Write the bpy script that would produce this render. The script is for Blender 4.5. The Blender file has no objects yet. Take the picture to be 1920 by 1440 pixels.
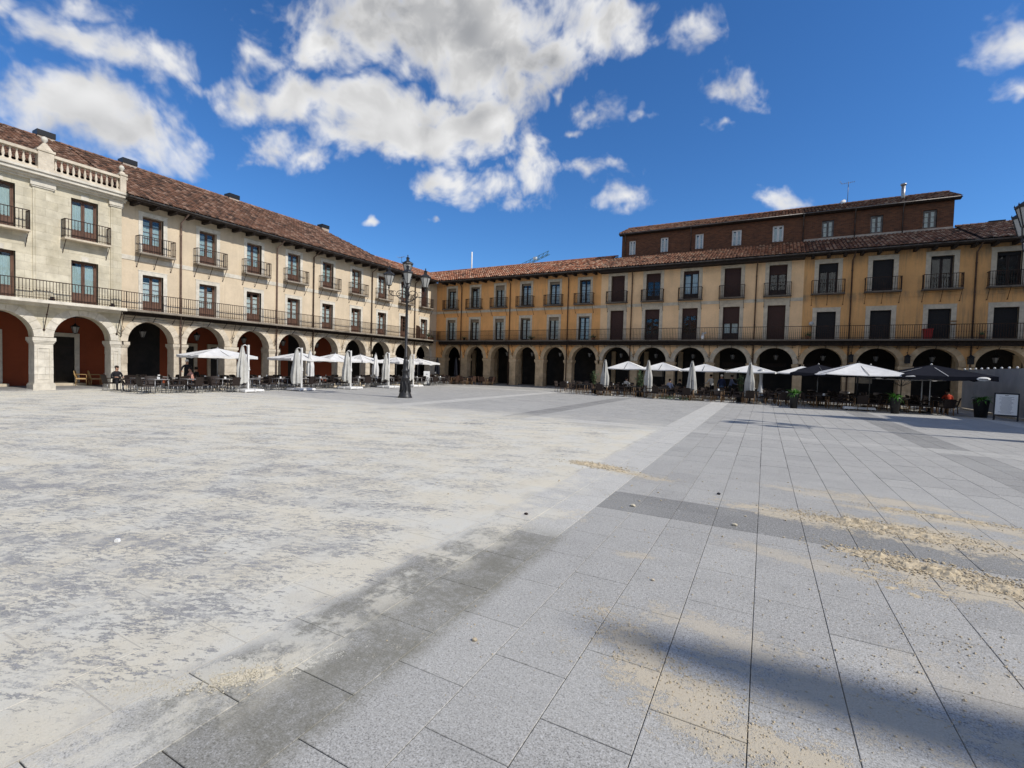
import bpy, bmesh, math, random
from mathutils import Vector, Matrix, Euler
random.seed(7)
rnd = random.random
def ru(a, b): return a + (b - a) * rnd()
S = bpy.context.scene
COL = S.collection
# ------------------------------------------------------------------ camera
CAM = Vector((32.716, -41.756, 1.85))
RIGHT = Vector((0.87488299, 0.48348669, 0.028642)).normalized()
UP = Vector((-0.04182798, 0.01650835, 0.99898844)).normalized()
FWD = Vector((-0.48252478, 0.87519603, -0.03466615)).normalized()
FPX = 889.95
cd = bpy.data.cameras.new('camera'); cam = bpy.data.objects.new('camera', cd); COL.objects.link(cam)
cam.matrix_world = Matrix(((RIGHT.x, UP.x, -FWD.x, CAM.x), (RIGHT.y, UP.y, -FWD.y, CAM.y), (RIGHT.z, UP.z, -FWD.z, CAM.z), (0, 0, 0, 1)))
cd.sensor_width = 36; cd.lens = 36 * FPX / 1920; cd.clip_end = 3000; cd.clip_start = 0.05
S.camera = cam
# ------------------------------------------------------------------ light
ELEV = math.radians(42.5); AZ = math.radians(1.6)      # sun stands over +X, a touch behind the far facade
SUN = Vector((math.cos(ELEV) * math.cos(AZ), math.cos(ELEV) * math.sin(AZ), math.sin(ELEV)))
sd = bpy.data.lights.new('sun', 'SUN'); so = bpy.data.objects.new('sun', sd); COL.objects.link(so)
sd.energy = 4.0; sd.angle = math.radians(0.6); sd.color = (1.0, 0.955, 0.88)
so.rotation_euler = (-SUN).to_track_quat('-Z', 'Y').to_euler()
S.view_settings.view_transform = 'Standard'; S.view_settings.look = 'None'
S.view_settings.exposure = 0.0; S.view_settings.gamma = 1.0; S.view_settings.use_curve_mapping = False
SKY_STRENGTH = 0.15

class NT:
    def __init__(s, tree): s.t = tree; s.n = tree.nodes; s.l = tree.links
    def new(s, typ, **kw):
        n = s.n.new(typ)
        for k, v in kw.items(): setattr(n, k, v)
        return n
    def put(s, sock, v):
        if v is None: return
        if isinstance(v, bpy.types.NodeSocket): s.l.new(v, sock)
        else:
            try: sock.default_value = v
            except Exception: sock.default_value = (v[0], v[1], v[2], 1) if len(v) == 3 else v
    def math(s, op, a, b=None, c=None, clamp=False):
        n = s.new('ShaderNodeMath', operation=op, use_clamp=clamp)
        s.put(n.inputs[0], a); s.put(n.inputs[1], b)
        if c is not None: s.put(n.inputs[2], c)
        return n.outputs[0]
    def vm(s, op, a, b=None, out=0):
        n = s.new('ShaderNodeVectorMath', operation=op); s.put(n.inputs[0], a)
        if b is not None: s.put(n.inputs[1], b)
        return n.outputs[out]
    def noise(s, vec, scale, detail=4, rough=0.55, dist=0.0, out=0):
        n = s.new('ShaderNodeTexNoise'); s.put(n.inputs['Vector'], vec); n.inputs['Scale'].default_value = scale
        n.inputs['Detail'].default_value = detail; n.inputs['Roughness'].default_value = rough; n.inputs['Distortion'].default_value = dist
        return n.outputs[out]
    def rng(s, v, a, b, c=0.0, d=1.0, smooth=True):
        n = s.new('ShaderNodeMapRange'); n.interpolation_type = 'SMOOTHSTEP' if smooth else 'LINEAR'
        s.put(n.inputs[0], v)
        for i, q in enumerate((a, b, c, d)): s.put(n.inputs[i + 1], q)
        return n.outputs[0]
    def mix(s, f, a, b, mode='MIX'):
        n = s.new('ShaderNodeMix', data_type='RGBA', blend_type=mode)
        s.put(n.inputs[0], f); s.put(n.inputs[6], a if isinstance(a, bpy.types.NodeSocket) else (*a[:3], 1)); s.put(n.inputs[7], b if isinstance(b, bpy.types.NodeSocket) else (*b[:3], 1))
        return n.outputs[2]
    def map(s, v, scale=(1, 1, 1), rot=(0, 0, 0), loc=(0, 0, 0), typ='POINT'):
        n = s.new('ShaderNodeMapping', vector_type=typ); s.put(n.inputs[0], v)
        n.inputs['Location'].default_value = loc; n.inputs['Rotation'].default_value = rot; n.inputs['Scale'].default_value = scale
        return n.outputs[0]

# ------------------------------------------------------------------ world: sky and clouds
W = bpy.data.worlds.new('World'); S.world = W; W.use_nodes = True
w = NT(W.node_tree); W.node_tree.nodes.clear()
sky = w.new('ShaderNodeTexSky', sky_type='NISHITA'); sky.sun_disc = False
sky.sun_elevation = ELEV; sky.sun_rotation = math.radians(90) - AZ
sky.altitude = 850; sky.air_density = 1.0; sky.dust_density = 0.3; sky.ozone_density = 3.0
hs = w.new('ShaderNodeHueSaturation'); hs.inputs['Saturation'].default_value = 1.17; hs.inputs['Value'].default_value = 1.0
w.put(hs.inputs['Color'], sky.outputs[0])
tc = w.new('ShaderNodeTexCoord').outputs['Generated']
def pxdir(x, y): return (FWD * FPX + RIGHT * (x - 960) - UP * (y - 720)).normalized()
# where the cumulus stand in the sky (as directions), with their half sizes
blobs = []
for (x, y, rx, ry) in [(790, 25, 310, 100), (900, 100, 150, 75), (985, 110, 110, 70), (1150, 50, 95, 62), 
        (700, 195, 185, 68), (880, 225, 150, 85), (600, 185, 120, 48), (745, 235, 190, 66), (965, 170, 70, 110), (985, 300, 60, 55), (455, 182, 80, 34), (625, 70, 100, 66), (560, 190, 95, 45), (1000, 322, 46, 48), (905, 357, 58, 32), (815, 330, 66, 34), (1098, 320, 62, 22), 
        (120, 215, 190, 90), (215, 255, 150, 75), (140, 85, 95, 48), (235, 110, 85, 34), (330, 128, 90, 44), (395, 165, 62, 34), (490, 105, 42, 32),
        (520, 272, 72, 30), (580, 292, 52, 20), (690, 268, 85, 26), (1130, 215, 46, 24), (1200, 212, 26, 12), (1048, 185, 14, 22), (1310, 68, 32, 30), (1368, 165, 72, 38), (1335, 235, 25, 15),
        (1160, 373, 40, 19), (1478, 372, 40, 17), (1895, 80, 60, 50), (1900, 170, 40, 22), (700, 420, 15, 7), (815, 420, 13, 6), (155, 12, 65, 28), (20, 25, 45, 24), (1080, 250, 28, 11)]:
    c = pxdir(x, y); a = (pxdir(x + rx, y) - pxdir(x - rx, y)) / 2; b = (pxdir(x, y - ry) - pxdir(x, y + ry)) / 2
    blobs.append((c, a, b))
rs = random.Random(3)
for i in range(0):                                     # cumulus directions outside the view
    az = rs.uniform(0, 2 * math.pi); el = rs.uniform(0.2, 1.35)
    c = Vector((math.cos(az) * math.cos(el), math.sin(az) * math.cos(el), math.sin(el)))
    if c.dot(FWD) > 0.35 or c.dot(SUN) > 0.9: continue
    a = c.cross(Vector((0, 0, 1))).normalized() * rs.uniform(.12, .3); b = a.cross(c).normalized() * rs.uniform(.06, .14)
    blobs.append((c, a, b))
def warp(v, scale, amt):
    m_ = w.new('ShaderNodeVectorMath', operation='SCALE'); w.put(m_.inputs[0], w.vm('SUBTRACT', w.noise(v, scale, 2, 0.6, out=1), (0.5, 0.5, 0.5))); m_.inputs['Scale'].default_value = amt
    return w.vm('ADD', tc, m_.outputs[0])
wv = warp(tc, 4.5, 0.10)
wv2 = w.vm('ADD', wv, w.vm('SUBTRACT', warp(tc, 21.0, 0.055), tc))
best = None
for c, a, b in blobs:
    ra, rb = a.length, b.length
    A = a.normalized(); B = (b - A * b.dot(A)).normalized(); Cc = A.cross(B)
    Mx = Matrix((A, B, Cc)).transposed()
    v = w.map(wv2, scale=(ra, rb, 1000), rot=Mx.to_euler(), typ='TEXTURE')
    ln = w.vm('LENGTH', v, out=1)
    kk = min(1.0, max(0.28, math.sqrt(ra * rb) / 0.11)); d = w.math('MULTIPLY_ADD', ln, -kk, kk)
    best = d if best is None else w.math('MAXIMUM', best, d)
fw = w.vm('DOT_PRODUCT', tc, tuple(FWD), out=1); upz = w.vm('DOT_PRODUCT', tc, (0, 0, 1), out=1)      # clouds added outside the view to warm the light on the shaded facade
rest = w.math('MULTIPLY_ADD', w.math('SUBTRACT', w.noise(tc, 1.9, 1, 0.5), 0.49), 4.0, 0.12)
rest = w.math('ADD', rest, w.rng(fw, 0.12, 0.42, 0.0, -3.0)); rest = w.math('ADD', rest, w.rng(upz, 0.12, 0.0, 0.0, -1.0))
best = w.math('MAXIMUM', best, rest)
n1 = w.noise(wv, 8.0, 6, 0.62, 0.0)
n2 = w.noise(w.map(wv, loc=(3, 1, 7)), 24.0, 3, 0.6, 0.0)
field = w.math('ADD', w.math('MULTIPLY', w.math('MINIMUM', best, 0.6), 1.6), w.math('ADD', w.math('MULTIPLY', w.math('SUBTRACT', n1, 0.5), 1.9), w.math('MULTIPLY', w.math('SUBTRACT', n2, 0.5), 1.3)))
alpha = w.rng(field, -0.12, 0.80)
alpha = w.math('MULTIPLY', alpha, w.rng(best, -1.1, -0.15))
thick = w.rng(field, 0.25, 1.15)
# puffs: light tops, grey bellies, from the change of density towards the sun and the zenith
n1b = w.noise(w.vm('ADD', wv, (0.022, 0.0, 0.03)), 8.0, 2, 0.55, 0.0)
n1c = w.noise(wv, 8.0, 2, 0.55, 0.0)
relief = w.math('MULTIPLY', w.math('SUBTRACT', n1c, n1b), 1.0)
lum = w.math('ADD', w.math('SUBTRACT', 0.96, w.math('MULTIPLY', thick, 0.13)), relief)
sep = w.new('ShaderNodeSeparateXYZ'); w.put(sep.inputs[0], tc)
lum = w.math('SUBTRACT', lum, w.math('MULTIPLY', w.math('MULTIPLY', w.rng(sep.outputs[2], 0.40, 0.60), thick), 0.22))
lum = w.math('MINIMUM', w.math('MAXIMUM', lum, 0.36), 1.0)
cc = w.mix(w.rng(lum, 0.35, 0.8), (0.92, 0.95, 1.0), (1.0, 0.995, 0.985))
ccl = w.vm('MULTIPLY', cc, w.new('ShaderNodeCombineXYZ').outputs[0])
cmb = [n for n in w.n if n.type == 'COMBXYZ'][0]
lums = w.math('MULTIPLY', w.math('POWER', lum, 1.25), 0.90 / SKY_STRENGTH)
for i in range(3): w.put(cmb.inputs[i], lums)
final = w.mix(w.math('MULTIPLY', alpha, 0.96), w.vm('MULTIPLY', hs.outputs[0], (0.56, 0.78, 0.98)), ccl)
bg = w.new('ShaderNodeBackground'); bg.inputs[1].default_value = SKY_STRENGTH; w.put(bg.inputs[0], final)
wo = w.new('ShaderNodeOutputWorld'); w.put(wo.inputs[0], bg.outputs[0])

# ------------------------------------------------------------------ mesh helper
class MB:
    def __init__(s): s.v = []; s.f = []; s.m = []; s.sm = []; s.t = []
    def add(s, vs, fs, m=0, smooth=False, tint=0.5, M=None):
        b = len(s.v)
        if M is not None: vs = [tuple(M @ Vector(p)) for p in vs]
        s.v += vs
        for f in fs: s.f.append(tuple(b + i for i in f)); s.m.append(m); s.sm.append(smooth); s.t.append(tint)
        return s
    def box(s, x0, x1, y0, y1, z0, z1, m=0, M=None, tint=0.5, skip=()):
        vs = [(x0, y0, z0), (x1, y0, z0), (x1, y1, z0), (x0, y1, z0), (x0, y0, z1), (x1, y0, z1), (x1, y1, z1), (x0, y1, z1)]
        fs = [(0, 3, 2, 1), (4, 5, 6, 7), (0, 1, 5, 4), (1, 2, 6, 5), (2, 3, 7, 6), (3, 0, 4, 7)]
        return s.add(vs, [f for i, f in enumerate(fs) if i not in skip], m, False, tint, M)
    def frus(s, x0, x1, y0, y1, z0, z1, ix, iy, m=0, M=None):
        vs = [(x0, y0, z0), (x1, y0, z0), (x1, y1, z0), (x0, y1, z0), (x0 + ix, y0 + iy, z1), (x1 - ix, y0 + iy, z1), (x1 - ix, y1 - iy, z1), (x0 + ix, y1 - iy, z1)]
        return s.add(vs, [(0, 3, 2, 1), (4, 5, 6, 7), (0, 1, 5, 4), (1, 2, 6, 5), (2, 3, 7, 6), (3, 0, 4, 7)], m, False, 0.5, M)
    def quad(s, a, b, c, d, m=0, tint=0.5): return s.add([a, b, c, d], [(0, 1, 2, 3)], m, False, tint)
    def tube(s, pts, r, n=6, m=0, M=None, smooth=True, caps=True):
        pts = [Vector(p) for p in pts]; rs_ = r if isinstance(r, (list, tuple)) else [r] * len(pts)
        vs = []; fs = []
        up0 = None
        for i, p in enumerate(pts):
            d = (pts[min(i + 1, len(pts) - 1)] - pts[max(i - 1, 0)])
            if d.length < 1e-9: d = Vector((0, 0, 1))
            d.normalize()
            if up0 is None:
                up0 = Vector((0, 0, 1)) if abs(d.z) < 0.9 else Vector((1, 0, 0))
            a = (up0 - d * up0.dot(d)); a.normalize(); b = d.cross(a); up0 = a
            for k in range(n):
                t = 2 * math.pi * k / n + math.pi / n
                vs.append(tuple(p + (a * math.cos(t) + b * math.sin(t)) * rs_[i]))
        for i in range(len(pts) - 1):
            for k in range(n): fs.append((i * n + k, i * n + (k + 1) % n, (i + 1) * n + (k + 1) % n, (i + 1) * n + k))
        s.add(vs, fs, m, smooth and n > 4, 0.5, M)
        if caps:
            b = len(s.v) - len(vs)
            s.f.append(tuple(b + k for k in range(n))[::-1]); s.f.append(tuple(b + (len(pts) - 1) * n + k for k in range(n)))
            s.m += [m, m]; s.sm += [False, False]; s.t += [0.5, 0.5]
        return s
    def lathe(s, prof, n=16, m=0, M=None, star=0.0, k=0, smooth=True, ph=0.0, cx=0, cy=0):
        vs = []; fs = []
        for (r, z) in prof:
            for i in range(n):
                t = 2 * math.pi * i / n; rr = r * (1 + star * math.cos(k * t + ph + z * 1.3))
                vs.append((cx + rr * math.cos(t), cy + rr * math.sin(t), z))
        for j in range(len(prof) - 1):
            for i in range(n): fs.append((j * n + i, j * n + (i + 1) % n, (j + 1) * n + (i + 1) % n, (j + 1) * n + i))
        if prof[0][0] > 1e-4: fs.append(tuple(range(n))[::-1])
        if prof[-1][0] > 1e-4: fs.append(tuple((len(prof) - 1) * n + i for i in range(n)))
        return s.add(vs, fs, m, smooth, 0.5, M)
    def prism(s, poly, z0, z1, m=0, M=None):
        n = len(poly)
        vs = [(x, y, z0) for x, y in poly] + [(x, y, z1) for x, y in poly]
        fs = [tuple(range(n))[::-1], tuple(range(n, 2 * n))] + [(i, (i + 1) % n, n + (i + 1) % n, n + i) for i in range(n)]
        return s.add(vs, fs, m, False, 0.5, M)
    def mesh(s, name, mats, tint=False):
        me = bpy.data.meshes.new(name); me.from_pydata(s.v, [], s.f)
        for x in (mats if isinstance(mats, (list, tuple)) else [mats]): me.materials.append(x)
        me.polygons.foreach_set('material_index', s.m)
        me.polygons.foreach_set('use_smooth', s.sm)
        if tint:
            at = me.attributes.new('tint', 'FLOAT', 'FACE'); at.data.foreach_set('value', s.t)
        me.update()
        return me
    def build(s, name, mats, parent=None, tint=False, **kw):
        return link(name, s.mesh(name, mats, tint), parent, **kw)
def link(name, me, parent=None, loc=None, rot=None, scale=None, kind=None):
    o = bpy.data.objects.new(name, me); COL.objects.link(o)
    if parent is not None: o.parent = parent
    if loc: o.location = loc
    if rot: o.rotation_euler = rot
    if scale: o.scale = scale
    if kind: o['kind'] = kind
    return o
def thing(name, label, cat, loc=(0, 0, 0), rz=0.0, group=None, me=None):
    o = bpy.data.objects.new(name, me); COL.objects.link(o); o.location = loc; o.rotation_euler = (0, 0, rz)
    o['label'] = label; o['category'] = cat
    if group: o['group'] = group
    return o
KIDS = {}
def part(name, me, parent, **kw):
    o = link(name, me, parent, **kw); KIDS.setdefault(parent.name, []).append(o); return o
def dup(root, loc, rz, label=None, group=None, scale=None):
    r = root.copy(); COL.objects.link(r); r.location = loc; r.rotation_euler = (0, 0, rz)
    if scale: r.scale = scale
    if label: r['label'] = label
    if group: r['group'] = group
    def rec(src, dst):
        for ch in KIDS.get(src.name, []):
            c = ch.copy(); COL.objects.link(c); c.parent = dst
            KIDS.setdefault(dst.name, []).append(c); rec(ch, c)
    rec(root, r)
    return r
ORD = ['first', 'second', 'third', 'fourth', 'fifth', 'sixth', 'seventh', 'eighth', 'ninth', 'tenth', 'eleventh', 'twelfth', 'thirteenth', 'fourteenth', 'fifteenth', 'sixteenth', 'seventeenth', 'eighteenth', 'nineteenth', 'twentieth']

# ------------------------------------------------------------------ materials
def mat(name, col=(.5, .5, .5), rough=0.8, metal=0.0, spec=0.3, fn=None):
    m = bpy.data.materials.new(name); m.use_nodes = True; t = NT(m.node_tree)
    b = m.node_tree.nodes['Principled BSDF']
    b.inputs['Base Color'].default_value = (*col, 1); b.inputs['Roughness'].default_value = rough
    b.inputs['Metallic'].default_value = metal; b.inputs['Specular IOR Level'].default_value = spec
    if fn: fn(t, b)
    return m
def pos(t): return t.new('ShaderNodeNewGeometry').outputs['Position']
def bump(t, b, h, dist=0.01, strength=1.0):
    n = t.new('ShaderNodeBump'); n.inputs['Distance'].default_value = dist; n.inputs['Strength'].default_value = strength
    t.put(n.inputs['Height'], h); t.put(b.inputs['Normal'], n.outputs[0])
def plaster(name, c, dirt=(0.25, 0.19, 0.12), amt=0.35):
    def fn(t, b):
        P = pos(t)
        n1 = t.noise(P, 0.6, 5, 0.6); n2 = t.noise(t.map(P, scale=(1.6, 1.6, 0.22)), 1.3, 6, 0.65); n3 = t.noise(P, 9, 5, 0.6)
        z = t.new('ShaderNodeSeparateXYZ'); t.put(z.inputs[0], P)
        n4 = t.noise(t.map(P, scale=(6, 6, .3)), 1.2, 4, 0.6); n5 = t.noise(P, 0.28, 3, 0.6)
        c1 = t.mix(t.rng(n1, 0.3, 0.72), [x * 0.88 for x in c], [min(1, x * 1.07) for x in c])
        st = t.math('MULTIPLY', t.rng(n2, 0.5, 0.78), amt)
        # weather stains gather under the gallery and the eaves where water runs
        ln = t.math('MAXIMUM', t.rng(z.outputs[2], 9.7, 10.9), t.math('MULTIPLY', t.rng(z.outputs[2], 3.5, 4.4), t.rng(z.outputs[2], 4.9, 4.5)))
        ln2 = t.math('MULTIPLY', t.rng(z.outputs[2], 7.0, 7.8), t.rng(z.outputs[2], 8.0, 7.8))
        ln = t.math('MAXIMUM', ln, t.math('MULTIPLY', ln2, 0.6))
        st = t.math('ADD', st, t.math('MULTIPLY', t.math('MULTIPLY', ln, t.rng(n2, 0.32, 0.62)), amt * 1.3), clamp=True)
        st = t.math('ADD', st, t.math('MULTIPLY', t.math('MULTIPLY', t.rng(n4, 0.5, 0.68), t.rng(n5, 0.42, 0.62)), amt * .75), clamp=True)
        c2 = t.mix(st, c1, dirt); c3 = t.mix(t.math('MULTIPLY', t.rng(n3, 0.4, 0.75), 0.16), c2, [x * 0.6 for x in c])
        t.put(b.inputs['Base Color'], c3); bump(t, b, t.math('ADD', n3, n1), 0.012, 0.6)
    return mat(name, c, 0.92, fn=fn)
def stone(name, c, dirt=(0.16, 0.13, 0.09), amt=0.5, sc=3.0, courses=False, ov=0.28):
    def fn(t, b):
        P = pos(t); oi = t.new('ShaderNodeObjectInfo').outputs['Random']
        n1 = t.noise(P, sc, 7, 0.65); n2 = t.noise(P, 0.9, 4, 0.6); n3 = t.noise(P, 22, 4, 0.7)
        c1 = t.mix(t.rng(n1, 0.3, 0.7), [x * 0.8 for x in c], [min(1, x * 1.12) for x in c])
        c1 = t.mix(t.math('MULTIPLY', oi, ov), c1, [c[0] * 0.7, c[1] * 0.66, c[2] * 0.6])
        c2 = t.mix(t.math('MULTIPLY', t.rng(n2, 0.48, 0.75), amt), c1, dirt)
        c2 = t.mix(t.math('MULTIPLY', t.rng(n3, 0.55, 0.8), 0.3), c2, dirt)
        h = t.math('ADD', n1, t.math('MULTIPLY', n3, 0.4))
        if courses:
            s3 = t.new('ShaderNodeSeparateXYZ'); t.put(s3.inputs[0], P); cb = t.new('ShaderNodeCombineXYZ')
            t.put(cb.inputs[0], t.math('ADD', s3.outputs[0], s3.outputs[1])); t.put(cb.inputs[1], s3.outputs[2])
            br = t.new('ShaderNodeTexBrick'); t.put(br.inputs['Vector'], cb.outputs[0]); br.inputs['Scale'].default_value = 1.0
            br.inputs['Brick Width'].default_value = 0.85; br.inputs['Row Height'].default_value = 0.40; br.inputs['Mortar Size'].default_value = 0.006; br.inputs['Mortar Smooth'].default_value = 0.4
            br.inputs['Color1'].default_value = (1, 1, 1, 1); br.inputs['Color2'].default_value = (.84, .83, .8, 1); br.inputs['Mortar'].default_value = (.72, .69, .64, 1)
            c2 = t.mix(0.85, c2, br.outputs['Color'], 'MULTIPLY'); h = t.math('SUBTRACT', h, t.math('MULTIPLY', br.outputs['Fac'], 0.5))
        t.put(b.inputs['Base Color'], c2); bump(t, b, h, 0.02, 0.7)
    return mat(name, c, 0.9, fn=fn)
def varied(name, c, c2, sc=6.0, rough=0.7, metal=0.0, spec=0.3, bd=0.004, stretch=(1, 1, 1), objvar=0.0):
    def fn(t, b):
        P = t.map(pos(t), scale=stretch); n1 = t.noise(P, sc, 5, 0.6)
        col = t.mix(t.rng(n1, 0.32, 0.68), c, c2)
        if objvar:
            oi = t.new('ShaderNodeObjectInfo').outputs['Random']
            col = t.mix(t.math('MULTIPLY', oi, objvar), col, [x * 0.45 for x in c])
        t.put(b.inputs['Base Color'], col)
        if bd: bump(t, b, n1, bd, 0.6)
    return mat(name, c, rough, metal, spec, fn)
M = {}
M['cream'] = plaster('cream_plaster', (0.64, 0.525, 0.375), (0.42, 0.33, 0.22), 0.34)
M['ochre'] = plaster('ochre_plaster', (0.82, 0.42, 0.155), (0.44, 0.26, 0.14), 0.6)
M['pale'] = plaster('pale_yellow_plaster', (0.88, 0.59, 0.33), (0.36, 0.28, 0.2), 0.22)
M['ochre2'] = plaster('brown_ochre_plaster', (0.72, 0.39, 0.155), (0.22, 0.17, 0.11), 0.62)
M['red'] = plaster('dark_red_plaster', (0.27, 0.064, 0.027), (0.15, 0.05, 0.03), 0.3)
M['ashlar'] = stone('pale_ashlar', (0.64, 0.585, 0.455), (0.36, 0.31, 0.2), 0.3, 2.0, True)
M['trim'] = stone('pale_trim_stone', (0.66, 0.615, 0.525), (0.42, 0.37, 0.28), 0.25)
M['greytrim'] = stone('grey_trim_stone', (0.60, 0.52, 0.40), (0.25, 0.22, 0.18), 0.35)
M['pier'] = stone('pier_stone', (0.66, 0.58, 0.46), (0.28, 0.22, 0.15), 0.5)
M['pier2'] = stone('weathered_pier_stone', (0.60, 0.455, 0.29), (0.2, 0.15, 0.1), 0.6, ov=.6)
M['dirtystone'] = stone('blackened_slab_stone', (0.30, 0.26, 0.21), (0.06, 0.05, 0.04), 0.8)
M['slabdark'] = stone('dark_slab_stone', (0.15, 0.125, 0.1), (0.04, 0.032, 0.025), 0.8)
M['wood'] = varied('brown_joinery_wood', (0.155, 0.085, 0.058), (0.095, 0.05, 0.034), 14, 0.55, stretch=(1, 1, .2))
M['darkwood'] = varied('dark_joinery_wood', (0.035, 0.02, 0.014), (0.02, 0.012, 0.01), 14, 0.5)
M['timber'] = varied('dark_eaves_timber', (0.035, 0.024, 0.017), (0.016, 0.011, 0.009), 8, 0.85)
M['blind'] = varied('brown_roller_blind', (0.062, 0.026, 0.018), (0.04, 0.018, 0.014), 9, 0.6, stretch=(1, 1, 12))
M['blackblind'] = varied('charcoal_roller_blind', (0.018, 0.016, 0.016), (0.011, 0.01, 0.01), 9, 0.6, stretch=(1, 1, 12))
M['palebl'] = varied('beige_roller_blind', (0.30, 0.24, 0.17), (0.24, 0.19, 0.14), 9, 0.7, stretch=(1, 1, 12))
M['iron'] = varied('rusted_black_iron', (0.022, 0.017, 0.014), (0.06, 0.03, 0.018), 5, 0.65, 0.3)
M['lampiron'] = varied('grey_painted_cast_iron', (0.042, 0.042, 0.044), (0.03, 0.03, 0.032), 9, 0.45, 0.4, 0.4)
M['zinc'] = varied('dull_zinc', (0.16, 0.15, 0.145), (0.09, 0.075, 0.065), 3, 0.45, 0.6)
M['pipe'] = varied('brown_downpipe', (0.13, 0.085, 0.06), (0.08, 0.05, 0.035), 3, 0.5, 0.3)
M['pipelight'] = varied('pinkish_downpipe', (0.34, 0.24, 0.19), (0.22, 0.15, 0.12), 3, 0.5, 0.2)
M['curtain'] = varied('white_net_curtain', (0.86, 0.86, 0.84), (0.62, 0.63, 0.62), 7, 0.9, stretch=(6, 6, .5))
M['bluecurtain'] = varied('pale_blue_curtain', (0.60, 0.68, 0.67), (0.44, 0.52, 0.52), 7, 0.9, stretch=(6, 6, .5))
M['inside'] = mat('dark_room', (0.02, 0.018, 0.016), 0.95)
def glassfn(t, b):
    b.inputs['Coat Weight'].default_value = 0.0
    tr = t.new('ShaderNodeBsdfTransparent'); gl = t.new('ShaderNodeBsdfGlossy'); gl.inputs['Roughness'].default_value = 0.03
    n = t.noise(pos(t), 1.7, 2, .5); bp = t.new('ShaderNodeBump'); bp.inputs['Distance'].default_value = 0.03; bp.inputs['Strength'].default_value = .35; t.put(bp.inputs['Height'], n); t.put(gl.inputs['Normal'], bp.outputs[0])
    tr.inputs[0].default_value = (0.86, 0.9, 0.9, 1)
    lw = t.new('ShaderNodeLayerWeight'); lw.inputs['Blend'].default_value = 0.5
    mx = t.new('ShaderNodeMixShader'); t.put(mx.inputs[0], t.math('ADD', t.math('MULTIPLY', t.math('POWER', lw.outputs['Facing'], 4.0), 0.8), 0.045, clamp=True)); t.put(mx.inputs[1], tr.outputs[0]); t.put(mx.inputs[2], gl.outputs[0])
    out = [n for n in t.n if n.type == 'OUTPUT_MATERIAL'][0]; t.put(out.inputs[0], mx.outputs[0])
M['glass'] = mat('window_glass', fn=glassfn)
M['frost'] = mat('frosted_lantern_glass', (0.42, 0.42, 0.40), 0.35, 0, 0.5)
M['dullglass'] = mat('grimy_lantern_glass', (0.22, 0.21, 0.19), 0.3, 0, 0.5)
def tilefn(base):
    def fn(t, b):
        P = pos(t); a = t.new('ShaderNodeAttribute', attribute_name='tint').outputs['Fac']
        r = t.new('ShaderNodeValToRGB'); t.put(r.inputs[0], a); e = r.color_ramp.elements
        e[0].position = 0; e[0].color = (*base[0], 1); e[1].position = 1; e[1].color = (*base[-1], 1)
        for i, c in enumerate(base[1:-1]):
            q = e.new((i + 1) / (len(base) - 1)); q.color = (*c, 1)
        n = t.noise(P, 11, 6, 0.7); n2 = t.noise(P, 1.1, 4, 0.6)
        c = t.mix(t.math('MULTIPLY', t.rng(n, 0.45, 0.75), 0.6), r.outputs[0], (0.09, 0.075, 0.06))
        c = t.mix(t.math('MULTIPLY', t.rng(n2, 0.5, 0.75), 0.4), c, (0.12, 0.085, 0.06))
        t.put(b.inputs['Base Color'], c); bump(t, b, n, 0.01, 0.6)
    return fn
M['tileL'] = mat('weathered_brown_tile', fn=tilefn([(0.065, 0.04, 0.03), (0.15, 0.08, 0.052), (0.24, 0.12, 0.075), (0.36, 0.23, 0.165)]), rough=0.9)
M['tileC'] = mat('orange_clay_tile', fn=tilefn([(0.09, 0.048, 0.032), (0.30, 0.115, 0.06), (0.42, 0.18, 0.10), (0.52, 0.36, 0.25)]), rough=0.9)
M['tileR'] = mat('mottled_clay_tile', fn=tilefn([(0.07, 0.04, 0.03), (0.22, 0.10, 0.06), (0.33, 0.17, 0.105), (0.38, 0.27, 0.19)]), rough=0.9)
M['tileD'] = mat('dark_mottled_tile', fn=tilefn([(0.045, 0.03, 0.024), (0.13, 0.062, 0.042), (0.2, 0.11, 0.075), (0.30, 0.23, 0.18)]), rough=0.9)
def brickfn(t, b):
    P = pos(t); s3 = t.new('ShaderNodeSeparateXYZ'); t.put(s3.inputs[0], P); cb = t.new('ShaderNodeCombineXYZ')
    t.put(cb.inputs[0], t.math('ADD', s3.outputs[0], s3.outputs[1])); t.put(cb.inputs[1], s3.outputs[2])
    br = t.new('ShaderNodeTexBrick'); t.put(br.inputs['Vector'], cb.outputs[0]); br.inputs['Scale'].default_value = 1
    br.inputs['Brick Width'].default_value = 0.26; br.inputs['Row Height'].default_value = 0.075; br.inputs['Mortar Size'].default_value = 0.008
    br.inputs['Color1'].default_value = (0.185, 0.072, 0.036, 1); br.inputs['Color2'].default_value = (0.095, 0.04, 0.024, 1); br.inputs['Mortar'].default_value = (0.13, 0.09, 0.06, 1)
    n = t.noise(P, 1.5, 5, 0.65)
    t.put(b.inputs['Base Color'], t.mix(t.math('MULTIPLY', t.rng(n, 0.45, 0.7), 0.5), br.outputs['Color'], (0.07, 0.04, 0.028)))
    bump(t, b, t.math('SUBTRACT', n, br.outputs['Fac']), 0.015, 0.7)
M['brick'] = mat('dark_red_brick', rough=0.92, fn=brickfn)
M['mortar'] = stone('lime_mortar_flashing', (0.48, 0.40, 0.33), (0.2, 0.15, 0.12), 0.5)
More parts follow.
